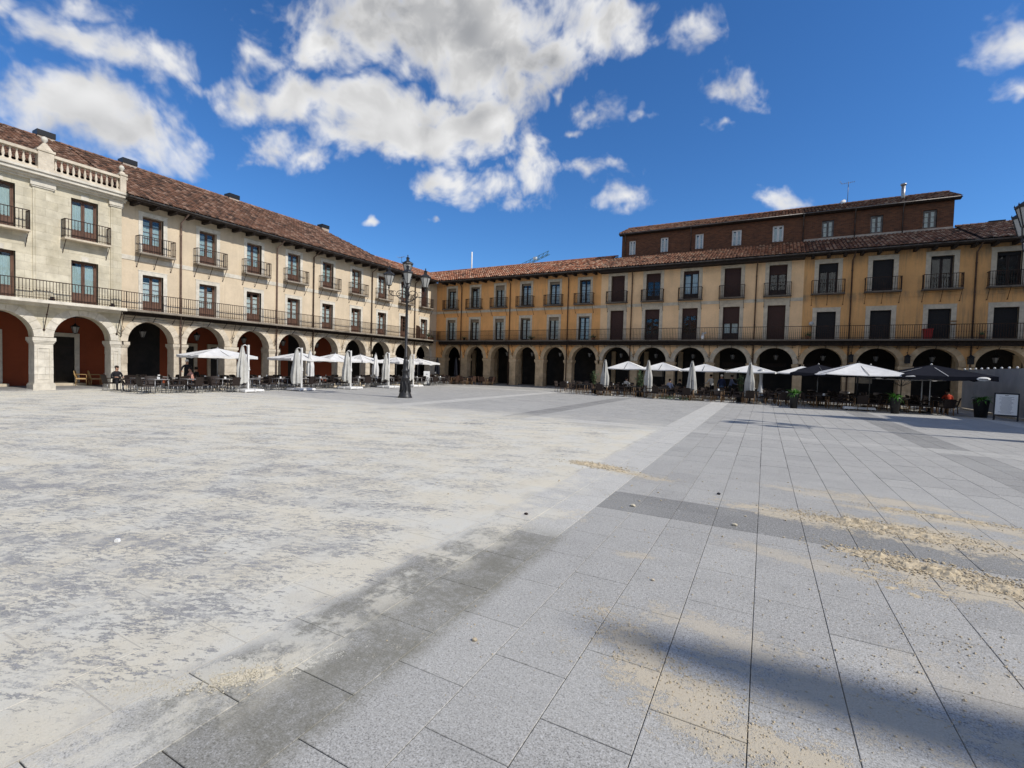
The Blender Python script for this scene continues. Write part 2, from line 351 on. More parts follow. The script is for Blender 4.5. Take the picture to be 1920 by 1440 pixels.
def clothfn(c, tr=0.3, vary=0.12):
    def fn(t, b):
        n = t.noise(pos(t), 2.2, 4, 0.6); col = t.mix(t.rng(n, 0.35, 0.7), c, [x * (1 - vary) for x in c])
        d = t.new('ShaderNodeBsdfDiffuse'); tl = t.new('ShaderNodeBsdfTranslucent'); t.put(d.inputs[0], col); t.put(tl.inputs[0], col)
        mx = t.new('ShaderNodeMixShader'); mx.inputs[0].default_value = tr; t.put(mx.inputs[1], d.outputs[0]); t.put(mx.inputs[2], tl.outputs[0])
        out = [n for n in t.n if n.type == 'OUTPUT_MATERIAL'][0]; t.put(out.inputs[0], mx.outputs[0])
    return fn
M['canvas'] = mat('white_canvas', fn=clothfn((0.86, 0.85, 0.83), 0.22))
M['creamcanvas'] = mat('greyed_white_canvas', fn=clothfn((0.62, 0.61, 0.57), 0.15, 0.2))
M['blackcanvas'] = mat('black_canvas', fn=clothfn((0.022, 0.023, 0.03), 0.05))
M['white'] = varied('white_powder_coat', (0.78, 0.77, 0.75), (0.66, 0.65, 0.62), 4, 0.45)
M['alu'] = varied('brushed_aluminium', (0.36, 0.36, 0.36), (0.30, 0.30, 0.30), 6, 0.4, 0.7)
M['blackmetal'] = mat('black_powder_coat', (0.018, 0.018, 0.02), 0.4, 0.2)
M['wickerd'] = varied('dark_brown_wicker', (0.034, 0.021, 0.016), (0.014, 0.01, 0.009), 60, 0.6, bd=0.01)
M['wickerb'] = varied('red_brown_wicker', (0.085, 0.045, 0.03), (0.04, 0.022, 0.015), 60, 0.6, bd=0.01)
M['wickert'] = varied('tan_wicker', (0.52, 0.35, 0.16), (0.38, 0.24, 0.10), 60, 0.6, bd=0.01)
M['bamboo'] = varied('varnished_bamboo', (0.30, 0.18, 0.085), (0.18, 0.10, 0.05), 12, 0.45)
M['tabletop'] = varied('grey_table_top', (0.30, 0.29, 0.28), (0.2, 0.19, 0.185), 5, 0.35)
M['blacktop'] = mat('black_table_top', (0.03, 0.03, 0.03), 0.3)
M['paper'] = mat('white_paper', (0.8, 0.8, 0.78), 0.8)
M['leaf'] = varied('bright_fern_leaf', (0.09, 0.26, 0.03), (0.045, 0.14, 0.02), 20, 0.5, bd=0, objvar=0.0)
M['shrub'] = varied('grey_green_leaf', (0.14, 0.21, 0.10), (0.06, 0.11, 0.05), 20, 0.55, bd=0)
M['stem'] = mat('cane_stem', (0.28, 0.22, 0.13), 0.7)
M['pot'] = varied('black_planter', (0.018, 0.018, 0.018), (0.01, 0.01, 0.01), 8, 0.45)
M['soil'] = mat('soil', (0.05, 0.035, 0.02), 1.0)
M['clay'] = varied('clay_pot', (0.35, 0.15, 0.08), (0.25, 0.1, 0.06), 8, 0.8)
M['hoard'] = varied('galvanised_hoarding', (0.46, 0.46, 0.45), (0.37, 0.37, 0.365), 1.2, 0.5, 0.3)
M['redplastic'] = mat('red_plastic', (0.30, 0.02, 0.018), 0.5)
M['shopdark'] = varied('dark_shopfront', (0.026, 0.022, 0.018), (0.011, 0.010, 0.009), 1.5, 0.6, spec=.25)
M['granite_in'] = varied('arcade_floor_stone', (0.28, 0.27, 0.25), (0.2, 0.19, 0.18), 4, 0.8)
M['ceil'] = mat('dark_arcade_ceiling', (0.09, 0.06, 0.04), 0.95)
M['ink'] = mat('dark_print', (0.05, 0.05, 0.06), 0.8)
M['greyink'] = mat('grey_print', (0.15, 0.15, 0.18), 0.8)
for nm, c in dict(skin=(0.50, 0.29, 0.20), whitehair=(0.72, 0.70, 0.68), darkhair=(0.02, 0.014, 0.01), navy=(0.018, 0.028, 0.075), jeans=(0.06, 0.10, 0.19), blueshirt=(0.13, 0.16, 0.27), whiteshirt=(0.7, 0.7, 0.7), palblue=(0.42, 0.47, 0.66), black=(0.015, 0.015, 0.018), redtop=(0.52, 0.06, 0.025), maroon=(0.10, 0.015, 0.015), coral=(0.62, 0.32, 0.25), darktrousers=(0.02, 0.02, 0.025), shoe=(0.5, 0.5, 0.5)).items():
    M[nm] = varied('cloth_' + nm if nm not in ('skin',) else 'skin', c, [x * 0.8 for x in c], 12, 0.85, bd=0.002)

# ------------------------------------------------------------------ ground
PA = -0.0152                                         # the slabs lie a degree off the facades
UA = Vector((math.cos(PA), -math.sin(PA), 0)); VA = Vector((math.sin(PA), math.cos(PA), 0))
def uv2w(u, v, z=0.0): q = Vector((CAM.x, CAM.y, 0)) + UA * u + VA * v; return (q.x, q.y, z)
def groundfn(jointdark):
    def fn(t, b):
        P = pos(t)
        if jointdark:
            t.put(b.inputs['Base Color'], t.mix(t.rng(t.noise(P, 1.1, 4, .6), .50, .58), (0.04, 0.04, 0.042), (0.50, 0.47, 0.42))); return
        tone = t.new('ShaderNodeAttribute', attribute_name='tint').outputs['Fac']
        q = t.vm('SUBTRACT', P, (CAM.x, CAM.y, 0.0))
        u = t.vm('DOT_PRODUCT', q, tuple(UA), out=1); v = t.vm('DOT_PRODUCT', q, tuple(VA), out=1)
        g1 = t.noise(P, 95, 2, 0.8); g2 = t.noise(P, 36, 4, 0.8); g3 = t.noise(P, 3.2, 5, 0.6); g4 = t.noise(P, 0.35, 4, 0.6)
        r = t.new('ShaderNodeValToRGB'); t.put(r.inputs[0], tone); e = r.color_ramp.elements
        e[0].position = 0; e[0].color = (0.085, 0.085, 0.082, 1); e[1].position = 1; e[1].color = (0.60, 0.58, 0.53, 1)
        for p_, c_ in ((.25, (0.25, 0.243, 0.226)), (.5, (0.40, 0.386, 0.355)), (.75, (0.53, 0.51, 0.46))):
            k = e.new(p_); k.color = (*c_, 1)
        c = r.outputs[0]
        sp = t.math('ADD', t.math('MULTIPLY', t.math('SUBTRACT', g1, 0.5), 1.5), t.math('MULTIPLY', t.math('SUBTRACT', g2, 0.5), 0.9))
        c = t.mix(t.rng(sp, -0.02, -0.26), c, t.mix(0.58, c, (0.03, 0.03, 0.032)))
        c = t.mix(t.rng(sp, 0.03, 0.28), c, t.mix(0.42, c, (0.80, 0.79, 0.77)))
        c = t.mix(t.math('MULTIPLY', t.rng(g3, 0.45, 0.7), 0.20), c, (0.2, 0.195, 0.18))
        c = t.mix(t.math('MULTIPLY', t.rng(g4, 0.4, 0.65), 0.2), c, (0.47, 0.46, 0.42))
        # white scuffs and droppings
        vo = t.new('ShaderNodeTexVoronoi'); t.put(vo.inputs['Vector'], t.vm('ADD', P, t.vm('MULTIPLY', t.noise(P, 20, 3, .6, out=1), (.04, .04, 0)))); vo.inputs['Scale'].default_value = 5.5; vo.inputs['Randomness'].default_value = 1
        sepc = t.new('ShaderNodeSeparateColor'); t.put(sepc.inputs[0], vo.outputs['Color'])
        rad = t.math('MULTIPLY', sepc.outputs[0], 0.13)
        spot = t.math('MULTIPLY', t.rng(t.math('SUBTRACT', vo.outputs['Distance'], rad), 0.03, -0.03), t.math('GREATER_THAN', sepc.outputs[1], 0.35))
        c = t.mix(t.math('MULTIPLY', spot, 0.4), c, (0.52, 0.51, 0.49))
        # olive damp stain along the light band close by
        st = t.math('MULTIPLY', t.math('MULTIPLY', t.rng(u, -2.95, -2.75), t.rng(u, -1.78, -1.95)), t.math('MULTIPLY', t.rng(v, 0.9, 1.4), t.rng(v, 5.3, 4.5)))
        st = t.math('MULTIPLY', st, t.rng(t.math('ADD', t.math('MULTIPLY', t.noise(P, 2.6, 4, 0.7), .5), t.math('MULTIPLY', t.noise(P, 17, 5, 0.75), .5)), 0.38, 0.60, 0.35, 1.0))
        c = t.mix(t.math('MULTIPLY', st, 0.62), c, (0.135, 0.125, 0.085))
        # dry sand: a film swept over the stones on the left, with the stones showing through in streaks
        w1 = t.noise(P, 0.45, 4, 0.6); w2 = t.noise(P, 2.1, 5, 0.65, out=0)
        ur = t.math('ADD', u, t.math('MULTIPLY', t.math('SUBTRACT', w2, 0.5), 0.5)); vr = t.math('ADD', v, t.math('MULTIPLY', t.math('SUBTRACT', w1, 0.5), 9.0))
        left = t.math('MULTIPLY', t.rng(ur, -2.78, -3.0), t.rng(vr, 18.5, 13.8))
        far = t.math('MULTIPLY', t.rng(ur, -17.0, -24.0), 0.0)
        S1 = t.map(P, scale=(1.0, 3.6, 1), rot=(0, 0, math.radians(-29)))
        # streaks run along the sweeping direction
        rot = t.map(P, rot=(0, 0, math.radians(-22))); s1 = t.noise(t.map(rot, scale=(0.55, 1.9, 1)), 1.15, 5, 0.6, 0.3)
        s2 = t.noise(t.map(rot, scale=(0.6, 1.7, 1)), 15, 5, 0.62, 0.4); s3 = t.noise(t.map(rot, scale=(.7, 1.5, 1)), 52, 4, 0.7, 0.6)
        cover = t.math('ADD', t.math('MULTIPLY', t.math('SUBTRACT', s1, 0.505), 2.5), t.math('ADD', t.math('MULTIPLY', t.math('SUBTRACT', s2, 0.5), 3.6), t.math('MULTIPLY', t.math('SUBTRACT', s3, 0.5), 2.4)))
        cover = t.math('ADD', cover, t.math('MULTIPLY', t.math('SUBTRACT', w1, 0.47), 1.6))
        cover = t.math('ADD', cover, t.math('MULTIPLY', t.rng(v, 2.0, 12.0, 0, 1, False), 0.42))
        # heaped verge beside the light band
        verge = t.math('MULTIPLY', t.rng(ur, -3.85, -3.1), t.rng(ur, -2.5, -2.85)); cover = t.math('ADD', cover, t.math('MULTIPLY', verge, 0.55))
        cov = t.math('MULTIPLY', t.rng(cover, -0.10, 0.16), left); c = t.mix(t.math('MULTIPLY', left, 0.45), c, (0.24, 0.24, 0.25))
        # a thin veil of dust on the light band and over the middle
        veil = t.math('MULTIPLY', t.math('MULTIPLY', t.rng(ur, -2.2, -2.6), t.rng(vr, 12, 5.5)), t.rng(t.noise(P, 2.2, 7, .78), 0.46, 0.58))
        # blown patches on the right
        tot = t.math('MAXIMUM', cov, t.math('MULTIPLY', veil, 0.75))
        pn = t.math('ADD', t.math('MULTIPLY', t.math('SUBTRACT', t.noise(P, 4.2, 6, 0.72), 0.5), 4.2), t.math('ADD', t.math('MULTIPLY', t.math('SUBTRACT', t.noise(P, 30, 3, 0.7), 0.5), 2.2), t.math('MULTIPLY', t.math('SUBTRACT', t.noise(P, 110, 2, 0.7), 0.5), 1.8)))
        for (cx, cy, rx, ry, ang, k) in SAND:
            mp = t.map(P, loc=(cx, cy, 0), rot=(0, 0, ang), scale=(rx, ry, 1000), typ='TEXTURE')
            d = t.math('ADD', t.math('SUBTRACT', 1.0, t.vm('LENGTH', mp, out=1)), t.math('MULTIPLY', pn, 0.85))
            tot = t.math('MAXIMUM', tot, t.math('MULTIPLY', t.rng(d, 0.16, 0.5), k))
        sc_ = t.mix(t.rng(t.noise(P, 1.3, 5, 0.6), 0.36, 0.64), (0.68, 0.625, 0.50), (0.655, 0.63, 0.55))
        sc_ = t.mix(t.math('MULTIPLY', t.math('MULTIPLY', t.rng(u, -2.4, -1.6), 1.0), 0.9), sc_, (0.54, 0.46, 0.335))
        sc_ = t.mix(t.math('MULTIPLY', t.rng(g2, 0.52, 0.7), 0.34), sc_, (0.40, 0.35, 0.26)); sc_ = t.mix(t.math('MULTIPLY', t.rng(w2, 0.5, 0.66), 0.3), sc_, (0.50, 0.45, 0.35))
        c = t.mix(t.math('MULTIPLY', tot, 0.93), c, sc_)
        t.put(b.inputs['Base Color'], c)
        h = t.math('ADD', t.math('MULTIPLY', g2, 0.5), t.math('ADD', t.math('MULTIPLY', g1, 0.35), t.math('MULTIPLY', t.math('MULTIPLY', tot, t.noise(P, 60, 5, 0.75)), 1.4)))
        bump(t, b, h, 0.004, 0.8)
    return fn
# (x, y, half length, half width, angle, strength) of blown sand on the bare side
SAND = [(33.05, -34.5, 1.1, 0.33, -0.25, .95), (34.4, -34.5, 1.5, 0.62, -0.1, 1), (34.45, -36.05, 1.15, .5, -0.2, 1), (34.3, -32.8, 1.2, .3, -.15, .75), (35.0, -33.6, 1.5, .28, -0.1, .9), (33.5, -33.0, 1.1, .22, -.25, .6),
        (32.35, -38.95, 0.75, .34, -0.50, .95), (32.95, -39.15, 0.6, .26, -0.2, .95), (32.0, -38.6, .5, .22, -.75, .95), (33.2, -38.5, 1.0, .32, -.15, .7), (32.4, -38.1, .7, .2, -.2, .6), (33.0, -36.2, .9, .25, -.2, .5),
        (34.0, -38.0, .7, .5, 0, .35), (29.9, -33.0, .7, .3, -.1, 1), (30.6, -33.3, .8, .3, -.2, .8), (30.3, -36.2, .5, .3, .4, .8), (29.9, -40.25, .9, .16, 0.95, .9), (29.9, -36.9, .55, .35, .9, .9), (31.6, -37.0, .22, .12, 0.3, .55)]
M['ground'] = mat('granite_slab', rough=0.82, spec=0.25, fn=groundfn(False))
M['drysandbed'] = varied('sand_filled_joints', (0.52, 0.48, 0.40), (0.38, 0.36, 0.32), 3, 0.95)
M['joint'] = mat('joint_bed', rough=1.0, fn=groundfn(True))
me = MB().quad((-900, -900, -.03), (900, -900, -.03), (900, 900, -.03), (-900, 900, -.03)).mesh('ground', M['granite_in'])
g = link('ground', me, kind='structure')
def ub(u, v, z): return uv2w(u, v, z)
pav = MB().quad(ub(-2.92, -9, -.014), ub(26, -9, -.014), ub(27, 43, -.014), ub(-2.92, 43, -.014)).quad(ub(-2.925, -9, -.0016), ub(-2.925, 18, -.0016), ub(-34, 18, -.0016), ub(-34, -9, -.0016), 1).quad(ub(-2.925, 18, -.014), ub(-2.925, 43, -.014), ub(-34, 43, -.014), ub(-34, 18, -.014)).build('plaza_pavement', [M['joint'], M['drysandbed']], kind='structure')
W0 = 0.487; LL = 0.722
slabs = []
def tone_at(u, v, r):
    t_ = 0.49 + r.uniform(-.03, .03) + (0.05 if r.random() < .07 else 0) - (0.06 if r.random() < .06 else 0)
    lightu = any(-2.93 + 12.15 * k < u < -1.94 + 12.15 * k for k in range(-3, 3))
    lightv = any(15.6 + 18.9 * k < v < 16.6 + 18.9 * k for k in range(0, 3))
    if lightu or lightv: t_ = 0.82 + r.uniform(-.05, .06)
    if lightv and u > -1.9: t_ = 0.60 + r.uniform(-.05, .05)
    if lightu and v < 4.86: t_ = 0.42 + r.uniform(-.03, .03) if u > -2.44 else (0.44 if v > 1.3 and v < 3.5 else .72)
    if -8.7 < u < -7.6 and 12.5 < v < 32: t_ = 0.24 + r.uniform(-.04, .04)
    if 3.9 < u < 4.9 and 16.6 < v < 31.5: t_ = 0.24 + r.uniform(-.04, .04)
    if 3.9 < u < 4.9 and 11 < v < 15.6: t_ = 0.36 + r.uniform(-.03, .03)
    if 6.2 < v < 7.15 and -1.95 < u < 2.4: t_ = 0.235 + r.uniform(-.05, .05)
    if 15.6 > v > 12.6 and -9 < u < -4.5: t_ -= .08
    return t_
rg = random.Random(11)
breaks = [0.3, 6.2, 7.15, 15.6, 16.6, 34.5, 35.5, 48]
for k in range(-78, 56):
    ua = -1.95 + W0 * k; ub = ua + W0
    for bi in range(len(breaks) - 1):
        va, vb = breaks[bi], breaks[bi + 1]
        band = bi in (1, 3, 5)
        if band:
            rows = [(va, (va + vb) / 2), ((va + vb) / 2, vb)] if k % 3 else [(va, (va + vb) / 2), ((va + vb) / 2, vb)]
            if bi == 1 and k >= 3: rows = [(va, vb)]
            cuts = rows
        else:
            offm = {0: 0.0, 1: 0.36}[k % 2]; cuts = []
            v0 = va; vv = 2.617 - 12 * LL + (0.0 if k % 2 else .36) + rg.uniform(-.012, .012)
            while vv < vb - 0.02:
                if vv > va + 0.02: cuts.append((v0, vv)); v0 = vv
                vv += LL
            cuts.append((v0, vb))
        for (a_, b_) in cuts:
            cen = uv2w((ua + ub) / 2, (a_ + b_) / 2)
            if cen[0] < 0.05 or cen[0] > 56 or cen[1] > -0.25 or cen[1] < -50: continue
            slabs.append((ua, ub, a_, b_, cen, tone_at((ua + ub) / 2, (a_ + b_) / 2, rg)))
def inview(p):
    d = Vector(p) - CAM; z = d.dot(FWD)
    if z < 0.6: return False
    x = 960 + FPX * d.dot(RIGHT) / z; y = 720 - FPX * d.dot(UP) / z
    return -60 < x < 1980 and y < 1520
slabs.sort(key=lambda s_: (0 if inview(s_[4]) else 1, (Vector(s_[4]) - Vector((CAM.x, CAM.y, 0))).length))
def slab_geo(mb, s_, bevel):
    ua, ub, a_, b_, cen, tone = s_; g_ = 0.0048 if bevel else 0.005; z = rg.uniform(-.0012, .0012)
    P = [uv2w(ua + g_, a_ + g_, z), uv2w(ub - g_, a_ + g_, z), uv2w(ub - g_, b_ - g_, z), uv2w(ua + g_, b_ - g_, z)]
    if bevel:
        Q = [uv2w(ua + g_ - .0025, a_ + g_ - .0025, z - .003), uv2w(ub - g_ + .0025, a_ + g_ - .0025, z - .003), uv2w(ub - g_ + .0025, b_ - g_ + .0025, z - .003), uv2w(ua + g_ - .0025, b_ - g_ + .0025, z - .003)]
        D = [(p[0], p[1], -.03) for p in Q]
        mb.add(P + Q + D, [(0, 1, 2, 3)] + [(i + 4, (i + 1) % 4 + 4, (i + 1) % 4, i) for i in range(4)] + [(i + 8, (i + 1) % 4 + 8, (i + 1) % 4 + 4, i + 4) for i in range(4)], 0, False, tone)
    else:
        D = [(p[0], p[1], -.03) for p in P]
        mb.add(P + D, [(0, 1, 2, 3)] + [(i + 4, (i + 1) % 4 + 4, (i + 1) % 4, i) for i in range(4)], 0, False, tone)
for s_ in slabs[:300]:
    mb = MB(); slab_geo(mb, s_, True); mb.build('paving_slab', M['ground'], pav, tint=True)
mb = MB()
for s_ in slabs[300:]: slab_geo(mb, s_, False)
mb.build('far_paving', M['ground'], pav, tint=True, kind='stuff')

# ------------------------------------------------------------------ building kit (local frame: x along facade, y into the building, z up)
ZG = 4.56        # gallery floor
ZB = 7.92        # upper balcony floor
ZE = 10.85       # eaves
def arch_wall(mb, x0, x1, ops, zt, thick=0.75, m=0, zs=2.72, rise=1.24, N=14):
    xs = x0
    for (a, b) in ops + [(x1, None)]:
        if a > xs: # pier zone above springing
            for y, fl in ((0, 0), (thick, 1)): mb.quad((xs, y, zs), (a, y, zs), (a, y, zt), (xs, y, zt), m)
        if b is None: break
        c = (a + b) / 2; R = (b - a) / 2
        pts = [(c - R * math.cos(math.pi * i / N), zs + rise * math.sin(math.pi * i / N)) for i in range(N + 1)]
        for i in range(N):
            p, q = pts[i], pts[i + 1]
            mb.quad((p[0], 0, p[1]), (q[0], 0, q[1]), (q[0], 0, zt), (p[0], 0, zt), m)
            mb.quad((p[0], thick, p[1]), (q[0], thick, q[1]), (q[0], thick, zt), (p[0], thick, zt), m)
            mb.quad((p[0], 0, p[1]), (q[0], 0, q[1]), (q[0], thick, q[1]), (p[0], thick, p[1]), 1)
        xs = b
VOUS = {}
def voussoirs(root, a, b, material, zs=2.72, rise=1.24, n=11, w_=0.34):
    R = round((b - a) / 2, 2); c = (a + b) / 2; key = (R, material.name)
    if key not in VOUS:
        L = []
        for i in range(n):
            t0 = math.pi * i / n + 0.006; t1 = math.pi * (i + 1) / n - 0.006; mb = MB(); vs = []
            pr = 0.022 + (0.02 if i == n // 2 else 0)
            for y in (-pr, 0.2):
                for t_ in (t0, (t0 + t1) / 2, t1):
                    ri = -.012; ro = w_ + (0.05 if i == n // 2 else 0)
                    vs.append((-(R + ri) * math.cos(t_), y, (rise + ri) * math.sin(t_))); vs.append((-(R + ro) * math.cos(t_), y, (rise + ro) * math.sin(t_)))
            fs = [(0, 2, 3, 1), (2, 4, 5, 3), (6, 7, 9, 8), (8, 9, 11, 10), (0, 1, 7, 6), (4, 10, 11, 5), (1, 3, 9, 7), (3, 5, 11, 9), (0, 6, 8, 2), (2, 8, 10, 4)]
            mb.add(vs, fs); L.append(mb.mesh('voussoir', material))
        VOUS[key] = L
    for me in VOUS[key]: link('voussoir', me, root, loc=(c, 0, zs))
PCACHE = {}
def pier(root, a, b, material, fancy=False, zs=2.72, thick=0.75, base=0.0):
    wd = round(b - a, 2); key = (wd, material.name, fancy)
    if key not in PCACHE:
        h = (zs - 0.34) ; n = 5; Ls = []
        core = MB().box(0, wd, 0.02, thick - .02, 0, zs - .3)
        if fancy: core.box(-.07, wd + .07, -.07, thick + .07, 0, .3).box(-.04, wd + .04, -.04, thick + .04, .3, .36)
        core = core.mesh('pier', material)
        blk = []
        z = 0.36 if fancy else 0.0
        hs_ = [(zs - .34 - z) / n * f for f in (1.1, .95, 1.0, .9, 1.05)]
        for q in hs_:
            mb = MB(); r1 = ru(-.008, .008)
            if wd > .55 and len(blk) % 2:
                cut = wd * ru(.4, .6)
                mb.frus(r1, cut - .004, -.0 + r1, thick + .01, z + .006, z + q - .006, .003, .003); mb.frus(cut + .004, wd - r1, r1 + .004, thick + .01, z + .006, z + q - .006, .003, .003)
            else: mb.frus(r1, wd - r1, r1, thick + .01, z + .006, z + q - .006, .003, .003)
            blk.append(mb.mesh('pier_block', material)); z += q
        cap = MB().box(-.03, wd + .03, -.03, thick + .03, zs - .34, zs - .27).frus(-.09, wd + .09, -.09, thick + .09, zs - .2, zs - .02, 0.0, 0).box(-.06, wd + .06, -.06, thick + .06, zs - .27, zs - .2)
        if fancy:
            core2 = MB()
            for x_ in (.12, wd - .15): core2.box(x_, x_ + .03, -.028, 0.02, .55, zs - .55)
            core2.box(.15, wd - .15, -.028, .02, zs - .58, zs - .55).box(.15, wd - .15, -.028, .02, .55, .58)
            blk.append(core2.mesh('panel_moulding', material))
        PCACHE[key] = (core, blk, cap.mesh('capital', material))
    core, blk, cap = PCACHE[key]
    o = link('pier', core, root, loc=(a, 0, base))
    for bm_ in blk: link(bm_.name.split('.')[0], bm_, o)
    link('capital', cap, o)
WC = {}
def window(root, cx, zb, zt, wd, style, trim, tw=0.21, blind=0.0, curtain=None, blindmat=None, frame='wood', rec=0.24, fancy=False, mull=4, panel=0.28, upto=None):
    h = zt - zb; key = ('f', round(wd, 2), round(h, 2), frame, style, mull, panel)
    if key not in WC:
        mb = MB(); f = 0.055; x0, x1 = -wd / 2, wd / 2
        mb.box(x0, x0 + f, 0, .07, 0, h).box(x1 - f, x1, 0, .07, 0, h).box(x0 + f, x1 - f, 0, .07, h - f, h).box(x0 + f, x1 - f, 0, .07, 0, .05)
        for sgn in (-1, 1):
            a, b = (x0 + f, -.008) if sgn < 0 else (.008, x1 - f); s_ = .065
            mb.box(a, a + s_, .012, .06, .05, h - f).box(b - s_, b, .012, .06, .05, h - f).box(a + s_, b - s_, .012, .06, h - f - s_, h - f)
            if panel: mb.box(a + s_, b - s_, .022, .052, .05, h * panel - .03).box(a + s_, b - s_, .012, .06, h * panel - .03, h * panel + .03)
            if panel: mb.box(a + s_ + .05, b - s_ - .05, .010, .022, .12, h * panel - .09)
            z0 = h * panel + .03 if panel else .05; z1 = h - f - s_
            for i in range(1, mull): zz = z0 + (z1 - z0) * i / mull; mb.box(a + s_, b - s_, .02, .05, zz - .013, zz + .013)
        fm = mb.mesh('window', M[frame])
        gm = MB(); z0 = h * panel if panel else .05
        gm.box(x0 + .1, -.06, .03, .036, z0, h - .1); gm1 = gm.mesh('pane', M['glass'])
        gm = MB(); gm.box(.06, x1 - .1, .03, .036, z0, h - .1); gm2 = gm.mesh('pane', M['glass'])
        bk = MB().box(x0, x1, .5, .52, 0, h).box(x0, x0 + .01, .08, .5, 0, h).box(x1 - .01, x1, .08, .5, 0, h).box(x0, x1, .08, .5, h - .01, h).box(x0, x1, .08, .5, 0, .01).mesh('room', M['inside'])
        WC[key] = (fm, gm1, gm2, bk)
    fm, gm1, gm2, bk = WC[key]
    o = link('window', fm, root, loc=(cx, rec, zb)); link('pane', gm1, o); link('pane', gm2, o); link('room', bk, o)
    if curtain:
        kk = ('c', round(wd, 2), round(h, 2), curtain, int(rnd() * 4))
        if kk not in WC:
            mb = MB(); n = 14
            for (a, b) in ((-wd / 2 + .1, -.05), (.05, wd / 2 - .1)):
                zt_ = h * ru(.80, .93); zb_ = h * panel if panel else h * .08
                for i in range(n):
                    xa = a + (b - a) * i / n; xb = a + (b - a) * (i + 1) / n; ya = .06 + .012 * math.sin(i * 2.1); yb = .06 + .012 * math.sin((i + 1) * 2.1)
                    mb.quad((xa, ya, zb_), (xb, yb, zb_), (xb, yb, zt_), (xa, ya, zt_))
            WC[kk] = mb.mesh('curtain', M[curtain])
        link('curtain', WC[kk], o)
    if blind > 0:
        kk = ('b', round(wd, 2), round(h, 2), round(blind, 2), blindmat)
        if kk not in WC:
            mb = MB(); zz = h; n = max(2, int(h * blind / .055)); st = h * blind / n
            for i in range(n): mb.box(-wd / 2 + .01, wd / 2 - .01, -.045, -.035, zz - st * (i + 1) + .006, zz - st * i); mb.box(-wd / 2 + .01, wd / 2 - .01, -.038, -.034, zz - st * (i + 1), zz - st * i)
            WC[kk] = mb.mesh('roller_blind', M[blindmat])
        link('roller_blind', WC[kk], o)
    kk = ('s', round(wd, 2), round(h, 2), trim, tw, fancy)
    if kk not in WC:
        mb = MB(); a = wd / 2; y0, y1 = -rec - .025, -rec + .14
        mb.box(-a - tw, -a, y0, y1, -.0, h + tw).box(a, a + tw, y0, y1, -.0, h + tw).box(-a, a, y0, y1, h, h + tw)
        if fancy:
            mb.box(-a - tw - .1, -a - tw, y0 + .01, y1, h - .12, h + tw + .08).box(a + tw, a + tw + .1, y0 + .01, y1, h - .12, h + tw + .08)
            mb.box(-a - tw - .1, a + tw + .1, y0 - .03, y1, h + tw, h + tw + .09).box(-.16, .16, y0 - .05, y1, h + .02, h + tw + .06)
            mb.box(-a - .05, -a, y0 - .02, y0, 0, h + .05).box(a, a + .05, y0 - .02, y0, 0, h + .05)
        else: mb.box(-a - tw - .02, a + tw + .02, y0 - .015, y1, h + tw, h + tw + .045)
        WC[kk] = mb.mesh('window_surround', M[trim])
    link('window_surround', WC[kk], o)
    return o
def railing_mb(x0, x1, y0, z0, h=0.93, sp=0.125, ends=True, yw=0.0, t=0.0145, returns=True):
    mb = MB(); r = t
    def rail(a, b, z, rr): mb.tube([a + (z,), b + (z,)], rr, 4, smooth=False)
    for z, rr in ((z0 + h, .027), (z0 + .09, .018)):
        rail((x0, y0), (x1, y0), z, rr)
        if returns: rail((x0, y0), (x0, yw), z, rr); rail((x1, y0), (x1, yw), z, rr)
    n = max(1, int(round((x1 - x0) / sp)))
    for i in range(n + 1):
        x = x0 + (x1 - x0) * i / n; big = (i % 13 == 0) or i == n
        mb.tube([(x, y0, z0), (x, y0, z0 + h)], .019 if big else r, 4, smooth=False, caps=False)
        mb.box(x - .02, x + .02, y0 - .02, y0 + .02, z0 + h * .48, z0 + h * .48 + .035)
    if returns:
        for x in (x0, x1):
            m = max(1, int((yw - y0) / sp))
            for j in range(1, m + 1): yy = y0 + (yw - y0) * j / (m + 1); mb.tube([(x, yy, z0), (x, yy, z0 + h)], r, 4, smooth=False, caps=False)
    return mb
def strut_mesh(zdrop, ydep):
    mb = MB()
    mb.tube([(0, 0, -zdrop), (0, -.06, -zdrop + .03), (0, -ydep * .55, -zdrop * .45), (0, -ydep * .62, -zdrop * .38), (0, -ydep, 0)], .016, 4, smooth=False)
    mb.lathe([(.03, -.02), (.045, 0), (.03, .02)], 6, M=Matrix.Translation((0, -.02, -zdrop)))
    mb.lathe([(.0, -.03), (.035, 0), (.0, .03)], 6, M=Matrix.Translation((0, -ydep * .58, -zdrop * .42)))
    return mb.mesh('bracket', M['iron'])
STR = strut_mesh(0.72, 0.5); STR2 = strut_mesh(0.5, 0.62)
BALC = {}
def balcony(root, cx, wd=1.9, dep=0.5, slabmat='dirtystone', struts=3):
    key = (wd, dep, slabmat)
    if key not in BALC:
        BALC[key] = (MB().box(-wd / 2, wd / 2, -dep, 0, -.075, 0).box(-wd / 2 - .02, wd / 2 + .02, -dep - .02, 0, -.1, -.075).mesh('balcony', M[slabmat]),
                     railing_mb(-wd / 2 + .02, wd / 2 - .02, -dep + .02, 0, .93).mesh('railing', M['iron']))
    sl, rl = BALC[key]
    o = link('balcony', sl, root, loc=(cx, 0, ZB)); link('railing', rl, o)
    for i in range(struts):
        link('bracket', STR, o, loc=(-wd / 2 + .06 + (wd - .12) * i / (struts - 1), 0, -.1))
    return o
